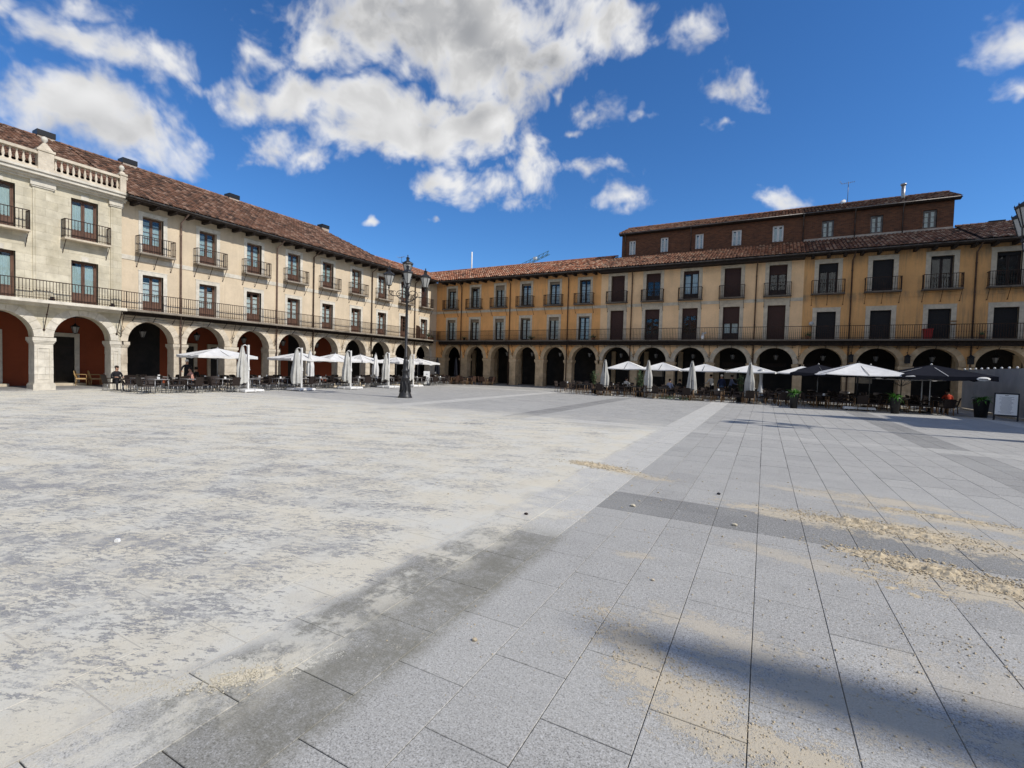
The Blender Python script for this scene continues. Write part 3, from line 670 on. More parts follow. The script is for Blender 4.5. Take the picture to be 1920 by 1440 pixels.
def roof(root, name, x0, x1, y0, z0, sl, depth, tile, clip=None, thick=0.10, px=0.245, st=0.37, parentname='roof', seed=1, ridge=True, darkedge=True, bias=0):
    """tiled slope: eave at y0,z0 rising into the building; clip(x,y) says where the slope exists"""
    r_ = random.Random(seed)
    L = depth; k = math.sqrt(1 + sl * sl); nrow = int(L * k / st) + 1; ncol = int((x1 - x0) / px)
    base = MB(); seg = 0.5
    if clip is None:
        base.add([(x0, y0 + .05, z0 - .08), (x1, y0 + .05, z0 - .08), (x1, y0 + L, z0 - .08 + sl * L), (x0, y0 + L, z0 - .08 + sl * L), (x0, y0 + .05, z0 - .02), (x1, y0 + .05, z0 - .02), (x1, y0 + L, z0 - .02 + sl * L), (x0, y0 + L, z0 - .02 + sl * L)],
                 [(0, 3, 2, 1), (4, 5, 6, 7), (0, 1, 5, 4), (1, 2, 6, 5), (2, 3, 7, 6), (3, 0, 4, 7)], 0)
    else:
        for i in range(ncol):
            xa = x0 + i * px; xb = xa + px; ys = [y0 + L * j / 30 for j in range(31)]
            for j in range(30):
                if clip((xa + xb) / 2, (ys[j] + ys[j + 1]) / 2):
                    base.quad((xa, ys[j], z0 - .03 + sl * (ys[j] - y0)), (xb, ys[j], z0 - .03 + sl * (ys[j] - y0)), (xb, ys[j + 1], z0 - .03 + sl * (ys[j + 1] - y0)), (xa, ys[j + 1], z0 - .03 + sl * (ys[j + 1] - y0)))
    ro = base.build(name, M['timber'], root)
    mb = MB(); dy = 1 / k; dz = sl / k; ang = [math.radians(a) for a in (180, 138, 90, 42, 0)]; R = px * .36; ch = []
    for i in range(ncol):
        xc = x0 + (i + .5) * px; wob = r_.uniform(-.012, .012)
        for j in range(nrow):
            t0 = j * st - .02; t1 = t0 + st + .05; ym = y0 + (t0 + st / 2) * dy
            if ym > y0 + L: continue
            if clip and not clip(xc, ym): continue
            jx = wob + r_.uniform(-.008, .008); lift = .035 + r_.uniform(0, .008); tn = min(1, max(0, r_.gauss(.5 + bias, .33)))
            vs = []
            for (t_, rr, lf) in ((t0, R * 1.08, lift + .012), (t1, R * .88, 0.0)):
                for a in ang:
                    nx = math.cos(a) * rr; nh = math.sin(a) * rr * .95 + lf
                    vs.append((xc + jx + nx, y0 + t_ * dy - nh * dz, z0 + t_ * dz + nh * dy))
            fs = [(q, q + 1, q + 6, q + 5) for q in range(4)] + [(4, 3, 2, 1, 0)]
            mb.add(vs, fs, 0, False, tn)
            # channel tile between the covers
            xa = xc + px * .5; tn2 = min(1, max(0, r_.gauss(.3, .15)))
            vs = []
            for (t_, lf) in ((t0, .024), (t1, .0)):
                for dx, hh in ((-px * .24, .03), (0, -.012), (px * .24, .03)): nh = hh + lf; vs.append((xa + dx, y0 + t_ * dy - nh * dz, z0 + t_ * dz + nh * dy))
            mb.add(vs, [(0, 1, 4, 3), (1, 2, 5, 4)], 0, False, tn2)
    if ridge:
        x = x0; zr = z0 + sl * L; yr = y0 + L
        while x < x1 - .1:
            if clip is None or clip(x + .2, yr - .1):
                vs = []
                for xx, rr in ((x, .15), (x + .45, .125)):
                    for a in ang: vs.append((xx, yr + math.cos(a) * rr, zr + .03 + math.sin(a) * rr * .9))
                mb.add(vs, [(q, q + 1, q + 6, q + 5) for q in range(4)] + [(4, 3, 2, 1, 0)], 0, False, min(1, max(0, r_.gauss(.6, .2))))
            x += .41
    t_ = mb.build('roof_tiles', M[tile], ro, tint=True, kind='stuff')
    return ro
def shell(mb, x0, x1, zt, yd, m=0):   # rear and flank walls, the rooms' mass
    mb.quad((x0, yd, 0), (x1, yd, 0), (x1, yd, zt), (x0, yd, zt), m)
    for x in (x0, x1): mb.quad((x, 0, ZG - .2), (x, yd, ZG - .2), (x, yd, zt), (x, 0, zt), m)
def upper_wall(mb, x0, x1, wins, z0, z1, rec=0.26, m=0, y=0.0):
    """wins: list of (xa,xb,za,zb)"""
    xs = sorted(set([x0, x1] + [round(v, 4) for w_ in wins for v in w_[:2] if x0 < v < x1])); zs = sorted(set([z0, z1] + [round(v, 4) for w_ in wins for v in w_[2:] if z0 < v < z1]))
    for i in range(len(xs) - 1):
        for j in range(len(zs) - 1):
            cx = (xs[i] + xs[i + 1]) / 2; cz = (zs[j] + zs[j + 1]) / 2
            if any(a < cx < b and c < cz < d for a, b, c, d in wins): continue
            mb.quad((xs[i], y, zs[j]), (xs[i + 1], y, zs[j]), (xs[i + 1], y, zs[j + 1]), (xs[i], y, zs[j + 1]), m)
    for a, b, c, d in wins:
        r = y + rec + .1
        mb.quad((a, y, c), (a, r, c), (a, r, d), (a, y, d), 1); mb.quad((b, y, c), (b, r, c), (b, r, d), (b, y, d), 1)
        mb.quad((a, y, d), (b, y, d), (b, r, d), (a, r, d), 1); mb.quad((a, y, c), (b, y, c), (b, r, c), (a, r, c), 1)
def downpipe(root, x, m='pipe', z1=ZE - .15, y=-.1, z0=0.1, off=.8):
    mb = MB(); mb.tube([(x, -off, z1 + .12), (x, -off, z1), (x - .1, y, z1 - .5), (x - .1, y, z0)], .048, 8)
    z = z1 - 1.2
    while z > z0: mb.lathe([(.062, -.03), (.062, .03)], 8, M=Matrix.Translation((x - .1, y, z))); z -= 1.9
    return mb.build('downpipe', M[m], root)
def gutter(root, x0, x1, y=-.97, z=ZE - .06):
    mb = MB(); n = 6; vs = []; R = .075
    pts = [(y - R * math.cos(math.pi * i / n), z - R * math.sin(math.pi * i / n)) for i in range(n + 1)]
    nx = max(1, int((x1 - x0) / 2)); 
    for q in range(nx + 1):
        x = x0 + (x1 - x0) * q / nx; dz = ru(-.012, .012) if 0 < q < nx else 0
        for p in pts: vs.append((x, p[0], p[1] + dz))
    fs = []
    for q in range(nx):
        for i in range(n): fs.append((q * (n + 1) + i, (q + 1) * (n + 1) + i, (q + 1) * (n + 1) + i + 1, q * (n + 1) + i + 1))
    mb.add(vs, fs, 0, True)
    mb.tube([(x0, y - R, z), (x1, y - R, z)], .012, 4)
    return mb.build('gutter', M['zinc'], root)
BEAM = MB().box(-.09, .09, -.82, 0, -.2, 0).box(-.07, .07, -.88, -.82, -.14, 0).mesh('eaves_beam', M['timber'])
def eaves(root, x0, x1, beams=True, sp=.96, dark=False):
    mb = MB().box(x0, x1, -.92, 0, ZE - .15, ZE - .1)
    mb.box(x0, x1, -.95, -.91, ZE - .2, ZE - .05)
    if dark: mb.box(x0, x1, -.85, -.02, ZE - .34, ZE - .15)
    mb.build('eaves_board', M['timber'], root)
    if beams:
        n = int((x1 - x0) / sp)
        for i in range(n): link('eaves_beam', BEAM, root, loc=(x0 + (i + .5) * (x1 - x0) / n, 0, ZE - .152))
def gallery(root, x0, x1, dep=0.62, m='dirtystone', rl=True, xr0=None, xr1=None, deep=False):
    o = MB().box(x0, x1, -dep, 0, ZG - .09, ZG).box(x0, x1, -dep - .025, 0, ZG - .12, ZG - .09).box(x0, x1, -.34 if deep else -.14, 0, ZG - (.44 if deep else .32), ZG - .12, 1).build('gallery', [M[m], M['timber']], root)
    railing_mb(x0 if xr0 is None else xr0, x1 if xr1 is None else xr1, -dep + .03, ZG, .95, returns=False).build('railing', M['iron'], o)
    n = int((x1 - x0) / 1.03)
    for i in range(n): link('bracket', STR2, o, loc=(x0 + (i + .5) * (x1 - x0) / n, 0, ZG - .12))
    # sagging cables along the wall
    mb = MB()
    for k in range(2):
        pts = []; x = x0
        while x < x1: pts.append((x, -.16 - .02 * k, ZG - .42 - .1 * k - .05 * abs(math.sin(x * 1.5 + k)) - ru(0, .02))); x += .35
        mb.tube(pts, .014, 4, smooth=False)
    mb.build('cable', M['blackmetal'], o)
SCROLL = None
def spandrel_iron(root, x, z=2.95):
    global SCROLL
    if SCROLL is None:
        mb = MB(); mb.tube([(0, -.02, 0), (0, -.12, .1), (0, -.1, .5), (0, -.22, .8), (0, -.45, 1.3), (0, -.55, 1.48)], .017, 5)
        mb.tube([(.0, -.12, .3), (.12, -.14, .45), (.08, -.14, .6), (0, -.12, .55), (-.02, -.12, .45)], .013, 5)
        mb.tube([(-.02, -.1, .1), (-.14, -.12, .25), (-.1, -.12, .4), (0, -.12, .3)], .013, 5)
        SCROLL = mb.mesh('wrought_bracket', M['iron'])
    link('wrought_bracket', SCROLL, root, loc=(x, 0, z))

# ------------------------------------------------------------------ LEFT RANGE (x local = world Y, y local = -world X)
RZ = math.radians(90)
LB = thing('cream_building', 'long cream plastered arcaded building with brown tiled roof on the left side of the square', 'building', (0, 0, 0), RZ)
SB = thing('stone_building', 'pale stone building with roof balustrade and pilasters at the left edge', 'building', (0, 0, 0), RZ)
XS = -28.78
lw = [-27.2, -24.06, -20.92, -17.72, -14.54, -11.46, -8.3, -5.22, -2.14]
lo_edges = [-28.48, -25.36, -22.13, -18.97, -15.81, -12.65, -9.55, -6.42, -3.3]
l_ops = [(a, a + 2.42) for a in lo_edges]; l_ops[-1] = (-3.3, -.98)
mb = MB(); wins = []
for c in lw: wins += [(c - .54, c + .54, ZG, 6.68), (c - .54, c + .54, ZB, 10.08)]
upper_wall(mb, XS, -.0, wins, ZG - .35, ZE, m=0); arch_wall(mb, XS, 0, l_ops, ZG - .35); shell(mb, XS, 0, ZE, 13.5)
mb.build('wall', [M['cream'], M['pier']], LB)
prev = XS
for (a, b) in l_ops + [(0.0, 0)]:
    if a - prev > .1: pier(LB, prev, a, M['pier'])
    prev = b
for (a, b) in l_ops: voussoirs(LB, a, b, M['pier'])
MB().box(XS, 0, -.03, .0, 7.42, 7.68).build('string_course', M['trim'], LB)
for i, c in enumerate(lw):
    shut = i == 8
    window(LB, c, ZB, 10.08, 1.08, 'a', 'trim', frame='wood', curtain=None if shut else ('bluecurtain' if i < 5 else 'curtain'), blind=1.0 if shut else 0, blindmat='blind')
    window(LB, c, ZG, 6.68, 1.08, 'a', 'trim', frame='wood', curtain='curtain' if i != 7 else None)
    balcony(LB, c + .05)
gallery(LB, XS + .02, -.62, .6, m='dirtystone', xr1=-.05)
for i, x in enumerate([-25.62, -19.08, -15.88, -9.56, -3.6]): downpipe(LB, x, 'pipelight' if i < 2 else 'pipe')
for a, b in l_ops: spandrel_iron(LB, a - .33)
eaves(LB, XS, -9.3); eaves(LB, -9.3, -.9, True); gutter(LB, XS, -.95)
# main roof with hipped end, then the lower roof to the corner
main_clip = lambda x, y: x < (-10.1 + (7 - y) * 0.46 if y > 2.4 else -7.98 + (2.4 - y) * .45)
roof(LB, 'roof', XS, -5.6, -.95, ZE, .52, 7.95, 'tileL', main_clip, seed=2); roof(SB, 'roof', -37, XS - .01, -.1, ZE + .85 * .52, .52, 7.1, 'tileL', None, seed=12)
roof(LB, 'low_roof', -9.3, 6.2, -.95, ZE, .39, 6.15, 'tileC', lambda x, y: x <= y + .1 and x > -9.2, seed=3)
mb = MB(); mb.add([(-36.2, 7.0, 14.9), (-10.1, 7.0, 14.9), (-5, 14.5, ZE), (-36.2, 14.5, ZE)], [(0, 1, 2, 3)]); mb.add([(-10.1, 7, 14.9), (-7.98, 2.4, 12.55), (-6.5, -.9, ZE), (-5.6, 14.5, ZE)], [(0, 1, 3), (1, 2, 3)])
mb.add([(-9, 5.2, 13.2), (6, 5.2, 13.2), (6, 12, 10.5), (-9, 12, 10.5)], [(0, 1, 2, 3)])
mb.build('rear_slope', M['tileL'], LB, tint=True)
for i, (c, z) in enumerate(((-29.9, 15.0), (-25.6, 15.0), (-18.37, 15.0), (-9.3, 14.95))):
    mb = MB().box(c - .40, c + .40, 6.75, 7.4, 14.3, 15.1).box(c - .43, c + .43, 6.7, 7.45, 15.1, 15.42, 1); mb.build('chimney', [M['mortar'], M['blackmetal']], LB)
# stone building
s_ops = [(-34.85, -32.42), (-31.7, -29.26)]; mb = MB(); wins = []
for c in (-33.66, -30.42): wins += [(c - .57, c + .57, ZG, 6.85), (c - .57, c + .57, ZB, 10.1)]
upper_wall(mb, -38, XS, wins, ZG - .35, ZE, y=-.06); arch_wall(mb, -38, XS, s_ops, ZG - .3, .75); shell(mb, -38, XS, ZE, 13.5)
mb.quad((-38, -.06, ZG - .35), (XS, -.06, ZG - .35), (XS, 0, ZG - .35), (-38, 0, ZG - .35)); mb.quad((XS, -.06, ZG - .35), (XS, 0, ZG - .35), (XS, 0, ZE), (XS, -.06, ZE))
mb.build('wall', [M['ashlar'], M['ashlar']], SB)
pier(SB, -32.42, -31.7, M['trim'], True); pier(SB, -29.26, -28.79, M['trim'], True); pier(SB, -35.6, -34.85, M['trim'], True)
for a, b in s_ops: voussoirs(SB, a, b, M['trim'], w_=.36)
for c in (-33.66, -30.42):
    window(SB, c, ZB, 10.1, 1.14, 'a', 'trim', frame='wood', curtain='bluecurtain', fancy=True, rec=.18, mull=1, panel=.26); window(SB, c, ZG, 6.85, 1.14, 'a', 'trim', frame='wood', curtain='bluecurtain', fancy=True, rec=.18, mull=1, panel=.26)
    balcony(SB, c, 1.95, .55, 'greytrim', 2)
for c in (-35.3, -32.1, -29.0):
    wd = .3 if c > -30 else .38
    MB().box(c - wd, c + .2 if c > -30 else c + wd, -.11, -.06, ZG, 10.25).box(c - wd + .09, c + wd - .09 if c < -30 else c + .11, -.13, -.11, ZG + .3, 10.05).build('pilaster', M['ashlar'], SB)
    MB().frus(c - wd - .1, c + (.26 if c > -30 else wd + .1), -.2, -.06, 10.25, 10.5, 0, 0).box(c - wd - .05, c + (.24 if c > -30 else wd + .05), -.16, -.06, 10.18, 10.25).build('pilaster_capital', M['trim'], SB)
mb = MB()
for (d, za, zb) in ((.18, 10.5, 10.6), (.34, 10.6, 10.7), (.52, 10.7, 10.86), (.6, 10.86, 10.97)): mb.box(-38, XS + .15, -d, 0, za, zb)
mb.build('cornice', M['trim'], SB)
o = MB().box(-38, XS, -.7, -.06, ZG - .1, ZG).box(-38, XS, -.74, -.06, ZG - .16, ZG - .1).box(-38, XS, -.2, 0, ZG - .3, ZG - .16).build('gallery', M['trim'], SB)
railing_mb(-38, XS, -.66, ZG, .95, returns=False).build('railing', M['iron'], o)
for x in (-35.2, -32.06, -29.0): link('bracket', STR2, o, loc=(x, 0, ZG - .16), scale=(1.3, 1.1, 2.6))
bal = MB().box(-38, XS + .1, -.5, -.22, 10.97, 11.1).box(-38, XS + .1, -.52, -.2, 11.72, 11.86).build('balustrade', M['pier'], SB)
bm_ = MB().lathe([(.07, 0), (.07, .05), (.03, .09), (.07, .22), (.05, .36), (.026, .5), (.05, .56), (.06, .62)], 8).mesh('baluster', M['pier'])
x = -37.8
while x < XS - .1:
    if not (-32.45 < x < -31.75): link('baluster', bm_, bal, loc=(x, -.36, 11.1))
    x += .235
for x in (-32.1, -28.9):
    wd = .3 if x < -30 else .14
    p = MB().box(x - wd, x + wd, -.56, -.16, 10.97, 11.9).frus(x - wd - .05, x + wd + .05, -.6, -.12, 11.9, 12.0, 0, 0).frus(x - wd, x + wd, -.52, -.2, 12.0, 12.35 if x < -30 else 12.15, wd - .07, .1).build('pedestal', M['pier'], bal)
    MB().lathe([(.0, 0), (.05, .02), (.05, .1), (.12, .18), (.13, .26), (.09, .36), (0, .4)], 10, M=Matrix.Translation((x, -.36, 12.3 if x < -30 else 12.1))).build('finial', M['trim'], bal)
for i, x in enumerate((-31.9, -29.4)):
    mb = MB().box(x - .1, x + .1, -.62, -.42, ZG + .02, ZG + .1).box(x - .08, x + .08, -.6, -.5, ZG + .08, ZG + .2)
    mb.build('floodlight', M['blackmetal'], o)
# left arcade interior
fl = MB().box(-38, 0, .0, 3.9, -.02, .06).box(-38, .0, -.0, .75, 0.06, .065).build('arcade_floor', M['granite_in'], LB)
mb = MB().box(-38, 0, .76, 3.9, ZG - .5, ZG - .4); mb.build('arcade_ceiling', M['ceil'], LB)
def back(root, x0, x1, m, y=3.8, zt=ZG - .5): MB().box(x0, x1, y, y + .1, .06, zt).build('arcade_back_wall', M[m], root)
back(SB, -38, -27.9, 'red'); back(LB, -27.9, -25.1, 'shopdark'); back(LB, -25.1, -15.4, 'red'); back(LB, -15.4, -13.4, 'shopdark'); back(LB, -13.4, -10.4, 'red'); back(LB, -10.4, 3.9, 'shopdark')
def door(root, c, wd=1.5, h=2.6, y=3.8, trim='greytrim', m='shopdark'):
    o = MB().box(c - wd / 2, c + wd / 2, y - .04, y - .002, .06, h).build('door', M[m], root)
    MB().box(c - wd / 2 - .22, c - wd / 2, y - .1, y - .003, .06, h + .22).box(c + wd / 2, c + wd / 2 + .22, y - .1, y - .003, .06, h + .22).box(c - wd / 2, c + wd / 2, y - .1, y - .003, h, h + .22).build('door_surround', M[trim], o)
    MB().box(c - .02, c + .02, y - .06, y - .04, .06, h).box(c - wd / 2, c + wd / 2, y - .06, y - .04, h * .78, h * .8).build('door_frame', M['darkwood'], o)
for c in (-33.7, -30.45): door(SB, c, 1.7, 2.9, trim='trim')
for c in (-23.6, -21.2, -17.0): door(LB, c, 1.25, 2.7)
for c in (-33.7, -30.45): MB().box(c - 1.1, c + 1.2, 3.2, 3.8, .06, .2).build('door_step', M['greytrim'], SB)

# ------------------------------------------------------------------ FAR RANGE (x local = world X, y local = world Y)
OB = thing('ochre_building', 'orange ochre arcaded building filling the far corner with six balcony windows', 'building')
PB = thing('pale_yellow_building', 'pale yellow arcaded building with brown blinds and a brick attic storey', 'building')
BB = thing('brown_ochre_building', 'brownish ochre arcaded building on the right with black blinds and brick attic', 'building')
r_ops = [(1.21, 3.26), (4.15, 6.22), (7.09, 9.32), (10.01, 12.23), (13.07, 15.29), (16.02, 18.4), (18.98, 21.5), (22.15, 24.6), (25.25, 27.7), (28.32, 30.8), (31.42, 33.92), (34.55, 37.05), (37.8, 40.27), (40.95, 43.4), (44.15, 46.65), (47.35, 49.85)]
cuts = [0, 18.66, 34.36, 52]
rw = {0: [2.04, 5.03, 8.02, 11.02, 14.06, 17.12], 1: [20.2, 23.3, 26.37, 29.5, 32.66], 2: [35.87, 39.07, 42.23, 45.48, 48.7]}
for bi, (root, pm) in enumerate(((OB, 'ochre'), (PB, 'pale'), (BB, 'ochre2'))):
    x0, x1 = cuts[bi], cuts[bi + 1]; ops = [o_ for o_ in r_ops if x0 < (o_[0] + o_[1]) / 2 < x1]
    zl = 7.2 if bi == 1 else (6.78 if bi == 0 else 6.6); zu = 10.27 if bi == 1 else 10.13; ww = {0: 1.04, 1: 1.21, 2: 1.18}[bi]
    mb = MB(); wins = []
    for c in rw[bi]: wins += [(c - ww / 2, c + ww / 2, ZG, zl), (c - ww / 2, c + ww / 2, ZB, zu)]
    upper_wall(mb, x0, x1, wins, ZG - .35, ZE); arch_wall(mb, x0, x1, ops, ZG - .35); shell(mb, x0, x1, ZE, 10)
    mb.build('wall', [M[pm], M['pier2']], root)
    prev = x0
    for (a, b) in ops + [(x1, 0)]:
        if a - prev > .1: pier(root, prev, a, M['pier2'])
        prev = b
    for (a, b) in ops: voussoirs(root, a, b, M['pier2'] if bi != 1 else M['greytrim'])
    MB().box(x0, x1, -.028, .0, 7.47, 7.72).build('string_course', M['greytrim'] if bi < 2 else M['ochre2'], root)
    for i, c in enumerate(rw[bi]):
        if bi == 0:
            window(root, c, ZB, zu, ww, 'r', 'greytrim', frame='darkwood', curtain='curtain', blind=[.12, .05, .2, .08, .1, 0][i], blindmat='palebl', panel=0, mull=5); window(root, c, ZG, zl, ww, 'r', 'greytrim', frame='darkwood', curtain='curtain', blind=[.12, .14, .16, .06, .14, .05][i], blindmat='palebl', panel=0, mull=5)
        elif bi == 1:
            window(root, c, ZB, zu, ww, 'r', 'greytrim', tw=.27, frame='darkwood', curtain=['curtain', None, 'curtain', None, None][i], blind=[1, .3, .1, 1, .3][i], blindmat='blind', mull=2, panel=.2)
            window(root, c, ZG, zl, ww, 'r', 'greytrim', tw=.27, frame='darkwood', curtain=['curtain', None, None, 'curtain', None][i], blind=[1, .3, .24, .5, 1][i], blindmat='blind', mull=2, panel=.2)
        else:
            window(root, c, ZB, zu, ww, 'r', 'greytrim', tw=.27, frame='darkwood', curtain=[None, None, None, None, None][i], blind=[.28, 1, .08, .1, .5][i], blindmat='blackblind', mull=1, panel=0)
            window(root, c, ZG, zl, ww, 'r', 'greytrim', tw=.27, frame='darkwood', blind=[1, .95, .95, 1, 1][i], blindmat='blackblind', mull=2, panel=0)
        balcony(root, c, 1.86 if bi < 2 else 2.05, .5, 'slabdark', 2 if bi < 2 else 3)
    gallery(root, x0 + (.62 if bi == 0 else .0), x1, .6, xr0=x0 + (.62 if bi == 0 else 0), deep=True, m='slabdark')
    for a, b in ops: spandrel_iron(root, a - .3)
    eaves(root, x0 + (.9 if bi == 0 else 0), x1, beams=bi != 1, sp=.98, dark=bi == 1); gutter(root, x0 + (.95 if bi == 0 else .01), x1 - .01)
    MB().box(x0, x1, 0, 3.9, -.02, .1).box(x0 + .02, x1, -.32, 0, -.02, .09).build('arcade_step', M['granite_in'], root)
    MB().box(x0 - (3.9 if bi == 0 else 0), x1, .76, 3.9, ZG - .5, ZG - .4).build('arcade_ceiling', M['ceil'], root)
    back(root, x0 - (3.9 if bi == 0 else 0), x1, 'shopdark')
    for i, (a, b) in enumerate(ops):
        c = (a + b) / 2
        if bi == 0: MB().box(c + .2, c + .62, 3.55, 3.8, .1, 3.7).build('inner_pilaster', M['pier2'], root)
        else:
            MB().box(c - 1.5, c - 1.1, 3.6, 3.8, .1, 3.7).build('inner_pilaster', M['pier2'], root)
            if i % 2: MB().box(c - .7, c + .3, 3.74, 3.8, 1.4, 2.3).build('poster', M['greytrim'], root)
            MB().box(c - .9, c + .9, 3.76, 3.8, 2.55, 2.85).build('shop_fascia', M['darkwood'], root)
for root, xs in ((OB, [3.45, 9.35, 15.6]), (PB, [21.6, 31.3]), (BB, [37.4, 44.0])):
    for x in xs: downpipe(root, x, 'pipe')
# roofs of the far range
SLR = .395
roof(OB, 'roof', -5.2, 18.4, -.95, ZE, SLR, 5.95, 'tileC', lambda x, y: x >= -y - .1, seed=4)
roof(PB, 'roof', 18.4, 34.36, -.95, ZE, SLR, 4.95, 'tileR', None, seed=5, ridge=False)
roof(BB, 'roof', 34.36, 43.9, -.95, ZE, SLR, 4.95, 'tileD', None, seed=6, ridge=False)
roof(BB, 'roof', 43.9, 52.2, -.95, ZE, SLR, 5.7, 'tileD', None, seed=7)
mb = MB().add([(-5, 5.0, 13.15), (18.6, 5.0, 13.15), (18.6, 10.2, 10.9), (-5, 10.2, 10.9)], [(0, 1, 2, 3)]).build('rear_slope', M['tileC'], OB, tint=True)
mb = MB().add([(43.8, 4.75, 13.05), (52.2, 4.75, 13.05), (52.2, 10.2, 10.9), (43.8, 10.2, 10.9)], [(0, 1, 2, 3)]).build('rear_slope', M['tileD'], BB, tint=True)
for root, x0, x1, tl, ws in ((PB, 19.25, 34.36, 'tileR', [(19.94, 20.58), (22.9, 23.6), (25.96, 26.66), (28.98, 29.74), (32.1, 32.9)]), (BB, 34.36, 43.62, 'tileD', [(35.58, 36.38), (38.74, 39.52), (41.88, 42.68)])):
    mb = MB(); wz = (13.02, 14.36); wins = [(a, b, wz[0], wz[1]) for a, b in ws]
    upper_wall(mb, x0, x1, wins, 12.3, 15.0, y=4.0, rec=.15)
    for x in (x0, x1): mb.quad((x, 4, 12.0), (x, 10, 12.0), (x, 10, 14.95), (x, 4, 14.95)); mb.add([(x, 4, 14.95), (x, 10, 14.95), (x, 7, 16.2)], [(0, 1, 2)])
    mb.quad((x0, 10, 10), (x1, 10, 10), (x1, 10, 14.95), (x0, 10, 14.95))
    ob = mb.build('attic_storey', [M['brick'], M['brick']], root)
    for i, (a, b) in enumerate(ws):
        wo_ = window(root, (a + b) / 2, wz[0], wz[1], b - a, 'at', 'brick', tw=.1, frame='zinc' if root is BB else 'white', curtain='curtain', panel=0, mull=3 if i != 4 else 1, rec=.12, blind=0)
        wo_.location.y = 4.12
    MB().box(x0, x1, 3.94, 4.0, 12.55, 12.86 if root is PB else 12.98).build('roof_flashing', M['tileC'] if False else (M['redpaint'] if 'redpaint' in M else (M['brick'] if root is PB else M['mortar'])), root)
    roof(root, 'attic_roof', x0 - .25, x1 + (.0 if root is PB else .35), 3.6, 15.02, .40, 3.4, tl, None, seed=9)
    MB().box(x0 - .2, x1 + (0 if root is PB else .3), 3.66, 4.0, 14.86, 14.95).build('attic_eaves_board', M['timber'], root)
    MB().tube([(x0 - .2, 3.56, 14.98), (x1 + .2 * (root is BB), 3.56, 14.98)], .055, 6).build('attic_gutter', M['zinc'], root)
    mb = MB().add([(x0 - .2, 7.0, 16.38), (x1 + .3, 7.0, 16.38), (x1 + .3, 10.4, 15.0), (x0 - .2, 10.4, 15.0)], [(0, 1, 2, 3)]).build('attic_rear_slope', M[tl], root, tint=True)
for root, xs in ((PB, [19.6, 25.6, 34.3]), (BB, [37.75, 40.7])):
    for x in xs: MB().tube([(x, 3.6, 14.95), (x, 3.93, 14.7), (x, 3.93, 12.8)], .04, 6).build('attic_downpipe', M['zinc'], root)
# small things on the roofs
MB().box(45.75, 46.5, 4.7, 5.3, 12.5, 13.22).box(45.68, 46.57, 4.62, 5.38, 13.22, 13.3, 1).build('chimney', [M['brick'], M['blackmetal']], BB)
fl_ = MB().lathe([(.13, 15.4), (.13, 16.85)], 10).lathe([(.17, 16.85), (.2, 16.9), (.2, 16.98), (.0, 17.0)], 10).mesh('metal_flue', M['alu'])
o = thing('metal_flue', 'shiny metal flue pipe with a cap standing on the right attic roof', 'flue', (40.9, 5.5, 0), 0, None, fl_)
mb = MB().tube([(0, 0, 12.6), (0, 0, 16.7)], .09, 8); o = thing('white_mast', 'tall plain white vent pipe rising behind the far corner roof', 'pipe', (-2.31, 10, 0), 0, None, mb.mesh('white_mast', M['white']))
def antenna(x, y, z0, h, lab):
    t_ = thing('tv_antenna', lab, 'antenna', (x, y, z0)); mb = MB().tube([(0, 0, 0), (0, 0, h)], .022, 5); part('mast', mb.mesh('mast', M['zinc']), t_)
    mb = MB().tube([(-.45, 0, h - .12), (.45, 0, h - .05)], .014, 4)
    for i in range(7): xx = -.42 + i * .14; mb.tube([(xx, -.2, h - .11 + .08 * (xx + .45)), (xx, .2, h - .11 + .08 * (xx + .45))], .009, 4)
    for s_ in (-1, 1): mb.tube([(-.45, 0, h - .12), (-.6, .18 * s_, h + .1)], .012, 4)
    part('aerial', mb.mesh('aerial', M['alu']), t_)
antenna(37.5, 7.1, 16.3, 1.95, 'television aerial with a dish on the brick attic roof ridge')
antenna(-6.5, 3.0, 13.2, .9, 'small television aerial on the low roof ridge behind the lamp post'); antenna(2.2, 6.0, 12.9, .45, 'tiny aerial low on the far corner roof'); antenna(-4.3, -1.0, 13.2, .7, 'small aerial beside the hipped corner roof')
o = thing('satellite_dish', 'small white satellite dish on the attic roof beside the aerial', 'satellite dish', (37.2, 6.9, 16.45), -.6, None, MB().lathe([(0, .0), (.12, .02), (.22, .08), (.26, .13)], 14, M=Matrix.Rotation(math.radians(65), 4, 'X')).mesh('satellite_dish', M['white']))
o['label'] = 'small white satellite dish on the attic roof beside the aerial'
# tower crane far behind
cr = thing('tower_crane', 'distant blue green luffing crane jib seen above the far corner roof', 'crane', (-26, 62, 0))
M['craneblue'] = mat('crane_teal', (0.16, 0.33, 0.42), 0.6)
def truss(a, b, w_, n, name):
    a = Vector(a); b = Vector(b); mb = MB(); d = (b - a) / n; s1 = Vector((0, w_, 0)); s2 = Vector((0, 0, w_)) if abs((b - a).normalized().z) < .9 else Vector((w_, 0, 0))
    for i in range(n):
        p = a + d * i; q = a + d * (i + 1)
        for o_ in (Vector((0, 0, 0)), s1, s2): mb.tube([p + o_, q + o_], .07, 4)
        mb.tube([p, q + s2], .045, 4); mb.tube([p + s1, q + s2], .045, 4); mb.tube([p + s1, q], .045, 4)
    part(name, mb.mesh(name, M['craneblue']), cr)
truss((0, 0, 0), (0, 0, 24.5), .9, 14, 'mast'); truss((-1, 0, 25.2), (10.5, 0, 29.2), .7, 10, 'jib'); truss((0, 0, 24.5), (-7, 0, 25.5), .7, 5, 'counter_jib')
part('cab', MB().box(6.6, 7.3, -.4, .4, 28.1, 28.7).mesh('cab', M['white']), cr)

